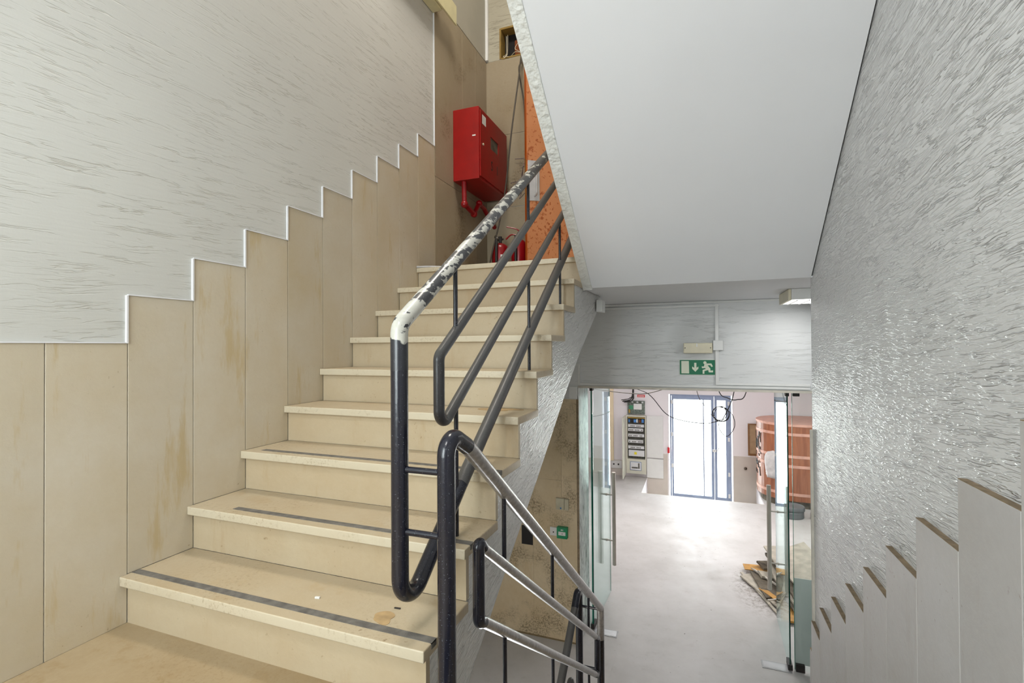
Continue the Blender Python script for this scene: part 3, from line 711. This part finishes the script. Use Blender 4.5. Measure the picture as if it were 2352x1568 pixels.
poly([(556, 1062), (586, 1062), (586, 1128), (612, 1112), (612, 1140), (571, 1182), (528, 1142), (528, 1112), (556, 1130)]).build('arrow_symbol', m['cream'], sg)
cx, cz = gp(700, 1060)
f = MB(); f.prism([(cx+.0125*math.cos(a*PI/8), cz+.0125*math.sin(a*PI/8)) for a in range(16)], 'y', YW-.0072, YW-.006)
for i_, pts in enumerate(([(690, 1082), (722, 1078), (772, 1140), (752, 1160), (716, 1150), (700, 1128)],
            [(712, 1070), (786, 1070), (804, 1108), (786, 1116), (770, 1092), (734, 1094)],
            [(692, 1092), (712, 1112), (700, 1132), (660, 1134), (656, 1110), (684, 1110)],
            [(716, 1140), (740, 1158), (692, 1172), (692, 1208), (668, 1208), (668, 1158)],
            [(738, 1140), (772, 1142), (770, 1164), (808, 1162), (806, 1188), (750, 1188)])):
    f.prism([gp(*p) for p in pts], 'y', YW-.0074-.0002*i_, YW-.006)
f.build('running_figure', m['cream'], sg)
fx = thing('ceiling_luminaire', 'white box luminaire with louvred underside under the landing beside the right wall', 'lamp', (2.5, 2.6, CEIL))
MB().box(2.458, 2.69, 2.47, 2.86, 1.255, CEIL-.001).bevel(.003).build('housing', m['wplas'], fx)
MB().box(2.44, 2.4575, 2.47, 2.86, 1.250, CEIL-.002).bevel(.004).build('end_cap', m['yplas'], fx)
MB().box(2.463, 2.685, 2.485, 2.85, 1.2535, 1.2545).build('diffuser', m['lampglow'], fx)
for i in range(3): MB().box(2.49+.07*i, 2.497+.07*i, 2.49, 2.85, 1.2465, 1.2535).build('louvre', m['alu'], fx)
area('luminaire_light', (2.55, 2.66, 1.24), (0, 0, 0), .2, .36, 3.2, (1, .99, .98))
# switches on the mouldy stone
q = thing('wall_module', 'grey cream two part plastic box on the mouldy stone left of the glass doors', 'control box', (.73, YW, -.46))
MB().box(.672, .749, YW-.03, YW-.006, -.512, -.409).bevel(.003).build('cover', m['greybox'], q)
MB().box(.751, .788, YW-.026, YW-.006, -.512, -.412).bevel(.003).build('side_cover', m['greybox'], q)
MB().box(.712, .724, YW-.031, YW-.0295, -.503, -.489).build('blue_mark', m['blue'], q)
q = thing('key_switch', 'small square white key switch beside the green call point', 'switch', (.64, YW, -.72))
MB().box(.612, .680, YW-.018, YW-.006, -.755, -.680).bevel(.003).build('plate', m['wplas'], q)
MB().cyl((.645, YW-.018, -.722), (.645, YW-.021, -.722), .006, 12).build('keyhole', m['dark'], q)
q = thing('door_release_call_point', 'green emergency door release call point', 'call point', (.73, YW, -.72))
MB().box(.684, .780, YW-.05, YW-.006, -.762, -.662).bevel(.004).build('housing', m['greenb'], q)
MB().box(.70, .765, YW-.0515, YW-.0495, -.732, -.700).build('push_plate', m['wplas'], q)
MB().cyl((.735, YW-.0515, -.717), (.735, YW-.0525, -.717), .004, 10).build('dot', m['dark'], q)
MB().box(.723, .733, YW-.0515, YW-.0495, -.690, -.678).box(.738, .744, YW-.0515, YW-.0495, -.690, -.678).build('symbol', m['wplas'], q)
onwall('blanking_plate', 'matt black rectangular plate on the stone beside the plastered stair side', 'plate', .336, .444, -.872, -.700, .012, m['blkbox'], .002)

# ------------------------------------------------------------------ glass doors of the lobby
def leaf(name, label, x, y0, y1, z0, z1, edge, ang):
    g = thing(name, label, 'glass door', (x, y0, z0))
    MB().box(x-.005, x+.005, y0+.003, y1-.002, z0, z1).build('glass_pane', m['glass'], g)
    MB().box(x-.0052, x+.0052, y0, y0+.003, z0, z1).build('glass_edge', edge, g)
    MB().box(x-.0052, x+.0052, y1-.002, y1, z0, z1).build('glass_edge', edge, g)
    MB().box(x-.017, x+.017, y0-.01, y0+.10, z0-.0, z0+.045).bevel(.003).build('pivot_fitting', m['dark'], g)
    MB().box(x-.014, x+.014, y0-.008, y0+.06, z1-.045, z1+.005).bevel(.003).build('pivot_fitting', m['dark'], g)
    g['_a'] = ang; return g
gl = leaf('glass_door', 'open left glass door leaf with green edge', .940, 3.46, 4.235, F+.01, .585, m['gedge'], -2.9)
gr = leaf('glass_door', 'open right glass door leaf reflecting the entrance', 2.568, 3.43, 4.26, F+.01, .585, m['gedged'], -1.1)
def pull(parent, x, y, z0, z1, za, zb, s1, s2, rr=.019):
    for s in (s1, s2):
        h = MB().cyl((x+s, y, z0), (x+s, y, z1), rr, 24).build('pull_handle', m['steel'], parent, True)
    for z in (za, zb): MB().cyl((x+s1, y, z), (x+s2, y, z), .0075, 12).cyl((x-.011, y, z), (x+.011, y, z), .013, 14).build('handle_standoff', m['steel'], parent, True)
pull(gl, .940, 4.055, -1.325, -.36, -.597, -1.073, .08, -.052)
pull(gr, 2.568, 4.09, -1.352, -.368, -.612, -1.10, -.078, .055)
for g_ in (gl, gr):
    g_.rotation_euler = (0, 0, math.radians(g_['_a'])); del g_['_a']
sd = thing('glass_sidelight', 'narrow fixed glass panel between the right door leaf and the wall', 'glass panel', (2.65, 3.45, F))
MB().box(2.605, 2.90, 3.45, 3.46, F+.01, .60).build('glass_pane', m['gclear'], sd)
MB().box(2.603, 2.606, 3.449, 3.461, F+.01, .60).build('glass_edge', m['gedge'], sd)
MB().box(2.607, 2.90, 3.462, 3.466, F+.05, -.95).build('frosted_film', m['frost'], sd)
MB().box(2.612, 2.66, 3.435, 3.475, .54, .60).bevel(.003).build('clamp', m['dark'], sd)
MB().box(2.61, 2.675, 3.435, 3.475, F, F+.06).bevel(.003).build('clamp', m['dark'], sd)
s2 = thing('glass_sidelight', 'narrow fixed glass panel against the marble jamb on the left', 'glass panel', (.91, 3.5, F))
MB().box(.884, .945, 3.50, 3.51, F+.01, .59).build('glass_pane', m['gclear'], s2)
MB().box(.940, .951, 3.462, 3.512, .33, .59).bevel(.002).build('fitting', m['alu'], s2)
MB().box(.9405, .951, 3.465, 3.468, F+.01, .32).build('glass_edge', m['gedged'], s2)
for x0, x1, lb in ((2.36, 2.578, 'aluminium floor spring plate under the right glass door'), (.96, 1.17, 'aluminium floor spring plate under the left glass door')):
    p = thing('floor_spring_plate', lb, 'floor plate', (x0, 3.45, F))
    MB().box(x0, x1, 3.40, 3.51, F, F+.004).bevel(.001).build('plate', m['platem'], p)
    MB().box(x0+.012, x1-.012, 3.412, 3.498, F+.004, F+.005).build('inset', m['alu'], p)

# ------------------------------------------------------------------ lobby
L = 9.14
wfa = struct('wall_far', MB().quadholes(-1.2, 4.8, -3.4, 1.3, [(1.325, 2.49, -2.55, -.005)], L, L+.25), m['lob'])
wn = MB().box(-1.2, .42, L-.006, L, -3.4, -1.385).box(1.215, 1.30, L-.006, L, -3.4, -1.20).box(.42, 1.215, L-.006, L, -3.4, -1.70).box(2.50, 4.8, L-.006, L, -3.4, -1.15)
struct('stone_wainscot', wn, m['lobwain'], wfa)
struct('wall_left', MB().box(-1.4, -1.2, 3.6, L+.25, -3.4, 1.3), m['lob'])
struct('wall_right', MB().box(4.8, 5.0, 3.6, L+.25, -3.4, 1.3), m['lob'])
struct('wall_front', MB().box(-1.4, -.25, YW+.2, YW+.41, -3.4, 1.3).box(2.9, 5.0, YW+.2, YW+.41, -3.4, 1.3), m['lob'])
struct('ceiling', MB().box(-1.4, 5.0, YW+.2, L+.25, 1.0, 1.3), m['lob'])
struct('trim_2', MB().box(.156, .236, L-.05, L-.0, -1.40, 1.0), m['lobyel'])
struct('floor', MB().box(.9, 2.92, 8.03, L+.3, -2.62, -2.55), m['lfloor'])
struct('floor', MB().box(-30, 34, L+.3, 60, -2.75, -2.6), m['ground'])
struct('wall_left', MB().box(.89, .905, 8.03, L, -2.6, F-.001), m['lob'])
struct('wall_right', MB().box(2.885, 2.92, 8.03, L, -2.6, F-.001), m['lob'])
st = thing('entrance_steps', 'low pale steps just inside the entrance below the lobby floor edge', 'steps', (1.9, 8.1, -2.5))
for i in range(4): MB().box(.906, 2.884, 8.04+.23*i, 8.27+.23*i, -2.55, F-.17*(i+1)).build('step', m['lobwain'], st)
struct('trim_3', MB().box(.9, 2.92, 8.02, 8.034, F-.04, F+.001), m['tape'])

en = thing('entrance_door', 'blue grey aluminium and glass entrance door glaring with daylight', 'door', (1.91, L, -2.55))
z0, z1 = -2.55, -.005
fm = MB().box(1.345, 1.376, L+.03, L+.10, z0, z1).box(2.43, 2.47, L+.03, L+.10, z0, z1).box(1.376, 2.43, L+.03, L+.10, z1-.03, z1)
fm.bevel(.003).build('frame', m['bluefr'], en)
def dleaf(x0, x1, a, b, tr=None):
    q = MB().box(x0, x0+a, L+.035, L+.085, z0+.01, z1-.032).box(x1-b, x1, L+.035, L+.085, z0+.01, z1-.032).box(x0+a, x1-b, L+.035, L+.085, z1-.10, z1-.032).box(x0+a, x1-b, L+.035, L+.085, z0+.01, -1.975)
    if tr: q.box(tr, tr+.022, L+.035, L+.085, -1.975, z1-.10)
    o = q.bevel(.002).build('leaf', m['bluefr'], en)
    MB().box(x0+a, x1-b, L+.058, L+.064, -1.975, z1-.10).build('pane', m['gclear'], o)
    return o
dleaf(1.380, 2.165, .035, .055, 1.962); dleaf(2.168, 2.428, .050, .055)
for z in (-.16, -.80, -1.42): MB().obox((1.385, L+.02, z), (.035, .04, .07), (0, 0, .2)).build('hinge', m['wplas'], en)
for z in (-.16, -.85, -1.52, -1.93): MB().obox((2.425, L+.02, z), (.035, .04, .07), (0, 0, -.2)).build('hinge', m['wplas'], en)
MB().box(2.13, 2.20, L+.0, L+.035, -1.10, -1.055).build('lock_case', m['wplas'], en)

# electrical cabinet
ec = thing('electrical_cabinet', 'open cream electrical cabinet full of rows of breakers on the far lobby wall', 'cabinet', (.7, L, -1.6))
MB().quadholes(.50, .89, -1.62, -.445, [(.525, .875, -1.33, -.475)], L-.10, L-.001).bevel(.002).build('housing', m['cabg'], ec)
MB().box(.53, .87, L-.03, L-.01, -1.32, -.48).build('back_plate', m['devd'], ec)
MB().box(.535, .868, L-.085, L-.04, -.505, -.485).build('trunking', m['gold'], ec)
for i, (w, c) in enumerate(((.03, 'blue'), (.045, 'dark'), (.06, 'blue'), (.03, 'wplas'), (.04, 'brick'), (.05, 'blue'))):
    MB().box(.55+.052*i, .55+.052*i+w*.8, L-.085, L-.04, -.59, -.53+.008*(i % 2)).build('wire_terminal', m[c], ec)
for i, zz in enumerate((-.64, -.72, -.835, -.955, -1.075)):
    row = MB().box(.54, .855-.02*(i % 2), L-.09, L-.035, zz-.045, zz+.012).bevel(.002).build('breaker_row', m['devg'], ec)
    for k in range(9):
        if (k+i) % 4: MB().box(.56+.03*k, .578+.03*k, L-.096, L-.09, zz-.03, zz-.012).build('breaker_switch', m['devd'], row)
MB().box(.55, .86, L-.09, L-.035, -1.27, -1.15).bevel(.002).build('cover_plate', m['devg'], ec)
MB().box(.66, .71, L-.093, L-.09, -1.235, -1.185).build('warning_sticker', m['yellow'], ec)
mt = MB().box(.575, .80, L-.115, L-.10, -1.55, -1.375).bevel(.01).build('meter_window', m['bluefr'], ec)
MB().box(.588, .79, L-.118, L-.1145, -1.538, -1.387).build('meter_face', m['devg'], mt)
MB().box(.61, .73, L-.1195, L-.1175, -1.51, -1.48).box(.735, .765, L-.1195, L-.1175, -1.51, -1.40).build('meter_display', m['devd'], mt)
MB().obox((.485, L-.10-.2, -1.05), (.016, .40, 1.20), (0, 0, 0)).bevel(.003).build('open_door', m['cabg'], ec)
MB().box(.90, 1.218, L-.03, L-.001, -1.29, -.45).bevel(.003).build('cover_door', m['wplas'], ec)
MB().box(.90, 1.218, L-.04, L-.001, -1.69, -1.31).bevel(.003).build('cover_door', m['wplas'], ec)
pc = thing('alarm_control_board', 'exposed grey and green circuit board with white label above the electrical cabinet', 'circuit board', (.7, L, -.4))
MB().box(.525, .868, L-.04, L-.001, -.425, -.155).bevel(.002).build('base', m['pcb'], pc)
MB().box(.65, .81, L-.05, L-.04, -.33, -.215).build('white_cover', m['wplas'], pc)
MB().box(.56, .64, L-.046, L-.04, -.33, -.25).build('green_module', m['pcbg'], pc)
for i in range(6): MB().box(.56+.05*i, .59+.05*i, L-.055, L-.04, -.195, -.17).build('connector', m['devg' if i % 2 else 'devd'], pc)
MB().cyl((.565, L-.06, -.40), (.565, L-.06, -.33), .018, 12).build('capacitor', m['gold'], pc)
rs = thing('warning_sign', 'small red and white sign above the circuit board', 'sign', (.79, L, -.06))
MB().box(.718, .868, L-.004, L-.0005, -.085, -.032).build('panel', m['signred'], rs)
sb = MB()
for i in range(5): sb.box(.735+.024*i, .752+.024*i, L-.0055, L-.004, -.055, -.045)
for i in range(6): sb.box(.73+.021*i, .746+.021*i, L-.0055, L-.004, -.075, -.064)
sb.build('lettering', m['wplas'], rs)
tag(MB().box(1.30, 1.345, L-.05, L-.007, -1.17, -1.06).bevel(.004).build('alarm_call_point', m['signred']), 'small red and white alarm point left of the entrance door', 'call point')
kb = tag(MB().sphere((2.703, L-.03, -1.368), .028, (1, .8, 1)).build('door_stop', m['knobm'], None, True), 'small round metal stop on the beige wainscot right of the entrance', 'door stop')
bx = thing('wall_recess', 'shallow brown framed recess in the far wall beside the wooden drum', 'recess', (2.85, L, -.8))
MB().quadholes(2.752, 3.05, -1.12, -.52, [(2.775, 3.03, -1.085, -.54)], L-.02, L-.001).build('frame', m['brownbox'], bx)
MB().box(2.775, 3.03, L-.006, L-.001, -1.085, -.54).build('back_board', m['tanbox'], bx)
sw = thing('wall_socket', 'pair of dark sockets on the far wall left of the cabinet', 'socket', (.3, L, -1.5))
MB().box(.18, .40, L-.02, L-.001, -1.56, -1.40).bevel(.003).build('plate', m['wplas'], sw)
for x in (.235, .33): MB().cyl((x, L-.02, -1.475), (x, L-.026, -1.475), .018, 14).build('socket', m['dark'], sw)

# round wooden counter with its bag
ct = thing('round_counter', 'reddish brown rounded wooden counter with pale bands in the lobby', 'counter', (3.5, 8.45, F))
def stad(ins, z0, z1):
    cx, cy, R, xe = 3.42, 8.52, .58-ins, 4.3
    p = [(cx+R*math.cos(PI/2+PI*i/24), cy+R*math.sin(PI/2+PI*i/24)) for i in range(25)] + [(xe, cy-R), (xe, cy+R)]
    return MB().prism(p, 'z', z0, z1)
stad(0, F+.12, -.37).build('body', m['wood'], ct)
stad(.06, F, F+.12).build('plinth', m['gypd'], ct)
stad(-.01, -.37, -.335).build('top', m['pink'], ct)
for z in (-.50, -.86, -1.02, -1.47): stad(-.006, z-.022, z+.022).build('band', m['pink'], ct)
rr = random.Random(5)
for i in range(46):
    a = PI/2+PI*rr.uniform(.42, .62); z = rr.uniform(-1.25, -.56)
    if i > 34: a = PI/2+PI*rr.uniform(.36, .6)
    cx, cy = 3.42+.583*math.cos(a), 8.52+.583*math.sin(a)
    MB().obox((cx, cy, z), (.012, rr.uniform(.01, .02), rr.uniform(.04, .13)), (rr.uniform(-.5, .5), 0, a)).build('veneer_peel', m['dark'], ct)
bg_ = MB(); bgl = []
ret = bmesh.ops.create_uvsphere(bg_.bm, u_segments=20, v_segments=14, radius=1)
for v in bg_.bm.verts:
    x, y, z = v.co; k = 1+.13*math.sin(7*x+3*z)+.09*math.sin(11*z+5*y)
    sx = .10*(abs(x)**.6)*(1 if x > 0 else -1); sz = .225*(abs(z)**.7)*(1 if z > 0 else -1)
    v.co = Vector((3.00+sx*k, 7.93+.06*y*k, -1.0+sz*(1+.04*math.sin(9*x))))
bgo = bg_.build('plastic_bag', m['bag'], None, True); tag(bgo, 'crumpled white plastic bag hanging on the side of the wooden counter', 'bag')
# flat round tins
for i, (x, y, z, rr_, h) in enumerate(((3.22, 7.55, F, .17, .10), (3.24, 7.56, F+.10, .165, .07), (3.66, 7.50, F, .19, .10), (3.67, 7.52, F+.10, .18, .06))):
    tg = ['round grey tin at the bottom of the stack nearest the right glass leaf', 'round grey tin on top of the stack nearest the right glass leaf', 'round grey tin at the bottom of the stack in front of the counter, further right', 'round grey tin on top of the stack in front of the counter, further right'][i]
    tag(MB().lathe([(rr_*.96, 0), (rr_, .008), (rr_, h-.01), (rr_*.96, h-.002), (rr_*.9, h-.002), (rr_*.88, h-.008)], (x, y, z), 32).build('round_tin', m['tin'], None, True), tg, 'tin', 'round grey tins by the counter')

# hanging cables in the lobby
cable('hanging_cable', 'long black cable sagging across the front of the entrance door', [(.55, 6, .99), (.9, 6, .45), (1.233, 6, .281), (1.465, 6, .016), (1.692, 6, -.07), (1.97, 6, -.092), (2.079, 6, -.069), (2.166, 6, -.041)], .0055, m['cableb'])
cable('hanging_cable', 'black cable from the ceiling to the coil before the entrance door', [(2.45, 6, 1.0), (2.33, 6, .35), (2.27, 6, .15), (2.20, 6, 0), (2.17, 6, -.06)], .006, m['cableb'])
cable('hanging_cable', 'thin dark cable crossing the door top and running to the coil', [(1.75, 6, 1.0), (1.87, 6, .33), (1.96, 6, .15), (2.07, 6, .0), (2.12, 6, -.06)], .004, m['cable'])
cable('hanging_cable', 'black cable loop drooping from the ceiling at the top right of the entrance', [(2.05, 6, .9), (2.14, 6, .36), (2.25, 6, .26), (2.36, 6, .24), (2.47, 6, .33), (2.55, 6, .9)], .006, m['cableb'])
cable('hanging_cable', 'grey cable running along under the lintel over the cabinets', [(.3, 6.0, .36), (.685, 6, .31), (1.0, 6, .285), (1.2, 6, .29), (1.45, 6, .36)], .006, m['cable'])
coil = MB()
for (cx, cz, R, rad) in ((2.165, .045, .10, .005), (2.15, .05, .09, .005), (2.175, .035, .095, .004)):
    coil.tube([(cx+R*math.cos(2*PI*i/28), 6+.008*math.sin(3*i), cz+R*math.sin(2*PI*i/28)) for i in range(29)], rad, 8)
tag(coil.build('cable_coil', m['cableb'], None, True), 'round coil of dark cable hanging before the entrance door', 'cable')
cable('hanging_cable', 'dark cable loop hanging right below the coil', [(2.22, 6, .12), (2.31, 6, .03), (2.33, 6, -.12), (2.24, 6, -.25), (2.15, 6, -.17), (2.13, 6, -.04)], .0045, m['cableb'])
cable('hanging_cable', 'thin tail of cable hanging down from the coil', [(2.12, 6, -.04), (2.13, 6, -.2), (2.155, 6, -.3), (2.13, 6, -.42), (2.14, 6, -.5), (2.12, 6, -.56)], .0035, m['cable'])
cable('hanging_cable', 'very thin second cable tail below the coil', [(2.14, 6, -.04), (2.165, 6, -.22), (2.165, 6, -.36), (2.11, 6, -.46)], .003, m['cable'])
for i, (dx, dz) in enumerate(((0, 0), (.03, -.02), (.05, -.045), (.02, -.03), (.07, -.03))):
    cable('cut_cable', 'cut black cable end in the bundle above the circuit board', [(.66+dx*.3, 8.9, .9), (.655+dx*.3, 8.9, .05), (.60+dx, 8.9, -.08+dz*.5), (.53+dx, 8.9, -.11+dz), (.43+dx, 8.9, -.125+dz)], .008, m['cableb'], 'cable', 'bundle of cut black cables')

# ------------------------------------------------------------------ rubble behind the right glass leaf
def board(label, c, size, rot, mat, name='broken_board', seed=0, cat='board'):
    rr = random.Random(seed); w, l, h = size
    p = []
    for (ax, ay) in ((-1, -1), (0, -1), (1, -1), (1, 0), (1, 1), (.3, 1), (-1, 1), (-1, .2)):
        p.append((ax*w/2*(1+rr.uniform(-.18, .12)), ay*l/2*(1+rr.uniform(-.18, .12))))
    b = MB().prism(p, 'z', -h/2, h/2)
    bmesh.ops.transform(b.bm, matrix=Matrix.Translation(c) @ Euler(rot).to_matrix().to_4x4(), verts=b.bm.verts)
    return tag(b.build(name, m[mat]), label, cat)
zf = F
board('large grey broken board at the left front of the rubble pile', (2.56, 4.78, zf+.02), (.22, .85, .015), (0, .03, .42), 'gyp', seed=1)
board('dirty grey board lying under the pile edge beside the glass', (2.62, 4.92, zf+.04), (.30, .60, .012), (.02, .04, .2), 'gypd', seed=2)
board('orange plywood sliver at the front of the rubble', (2.60, 4.62, zf+.045), (.07, .38, .006), (0, .05, .55), 'ply', seed=3)
board('small orange board at the far left corner of the rubble', (2.50, 5.28, zf+.05), (.30, .16, .008), (.05, 0, .1), 'ply', seed=4)
board('dark bent scrap on the back of the rubble pile', (2.66, 5.35, zf+.08), (.30, .14, .02), (.25, .1, .6), 'gypd', seed=5)
board('pale crumpled plaster lump on the rubble', (2.60, 5.08, zf+.06), (.18, .12, .03), (.1, .2, .3), 'gyp', seed=6)
board('white splintered moulding lying across the front boards', (2.60, 4.95, zf+.07), (.022, .55, .014), (.02, 0, .55), 'tape', seed=7, name='moulding_strip', cat='strip')
board('short white stick poking out by the glass leaf', (2.60, 4.53, zf+.06), (.012, .16, .01), (0, .2, -1.0), 'tape', seed=8, name='moulding_strip', cat='strip')
board('long thin grey strip along the left edge of the rubble', (2.47, 4.75, zf+.015), (.03, .95, .01), (0, 0, .30), 'gyp', seed=9, name='moulding_strip', cat='strip')
board('wide pale board behind the right glass leaf, on top', (2.93, 5.0, zf+.26), (.50, .85, .02), (.10, -.12, .3), 'gyp', seed=11)
board('dark board under the pale board behind the glass leaf', (2.92, 4.95, zf+.20), (.55, .9, .03), (.08, -.1, .2), 'gypd', seed=12)
board('middle pale board behind the glass leaf', (2.93, 4.8, zf+.14), (.52, .9, .025), (.05, -.08, .15), 'gyp', seed=13)
board('brown dirty board low in the stack behind the glass', (2.92, 4.7, zf+.09), (.5, .8, .02), (.03, -.05, .1), 'gypd', seed=14)
board('orange plywood sheet lowest behind the right glass leaf', (2.88, 4.45, zf+.03), (.52, .62, .018), (0, 0, .05), 'ply', seed=15)
board('light board resting at the back of the stack by the wall', (3.05, 5.5, zf+.05), (.7, .5, .02), (0, 0, .1), 'tape', seed=16)
# small crumbs
tag(MB().obox((.757, .095, r+.003), (.016, .006, .005), (0, 0, .2)).build('paper_scrap', m['wplas']), 'tiny white scrap lying on the first tread', 'scrap')
tag(blob(1.05, 3*d+.17, 4*r+.0002, .10, .045, 2).build('rust_stain', m['rust']), 'ochre stain on the fourth tread beside the railing', 'stain')

tag(blob(1.02, .075, r+.0002, .035, .03, 5).build('rust_stain', m['rust']), 'small ochre stain on the first tread beside the railing post', 'stain')
tag(MB().obox((1.03, .13, r+.002), (.02, .004, .003), (0, 0, .1)).build('grit', m['dark']), 'tiny dark crumb behind the ochre stain on the first tread', 'grit')
# ------------------------------------------------------------------ unseen lamps added to fill stairwell and lobby with light
def fill_lamp(x, y, z, sx, sy, power, label, col=(1, .98, .95)):
    c = thing('fill_lamp', label, 'lamp', (x, y, z))
    MB().box(x-sx/2, x+sx/2, y-sy/2, y+sy/2, z-.05, z-.001).bevel(.005).build('housing', m['wplas'], c)
    MB().box(x-sx/2+.01, x+sx/2-.01, y-sy/2+.01, y+sy/2-.01, z-.053, z-.05).build('diffuser', m['lampglow'], c)
    area('fill_light', (x, y, z-.06), (0, 0, 0), sx*.9, sy*.9, power, col)
fill_lamp(1.3, -1.45, 2.84, .26, .26, 17, 'unseen square ceiling lamp added as fill over the half landing behind the viewer')  # added fill behind the viewer, gives the railing its shadows
fill_lamp(.8, 1.2, 5.3, .9, .6, 65, 'unseen lamp added as fill at the top of the stairwell', (1, .93, .82))  # added to keep the upper stairwell from going dark
fill_lamp(1.0, 6.2, 1.0, 1.2, .6, 40, 'unseen lamp added as fill on the lobby ceiling left of centre', (1, .98, .97))  # added pair of fill lamps, out of view above the lintel
fill_lamp(3.4, 6.2, 1.0, 1.2, .6, 40, 'unseen lamp added as fill on the lobby ceiling right of centre', (1, .98, .97))
c = thing('fill_lamp', 'unseen lamp added under the half landing to brighten the mouldy wall', 'lamp', (.6, -1.0, -.17))  # added out of view to light the lower wall and floor
MB().box(.3, .9, -1.2, -.8, -.22, -.162).bevel(.004).build('housing', m['wplas'], c)
MB().box(.31, .89, -1.19, -.81, -.223, -.22).build('diffuser', m['lampglow'], c)
area('fill_light', (.6, -.98, -.235), (math.radians(50), 0, 0), .5, .35, 40, (1, .96, .9))
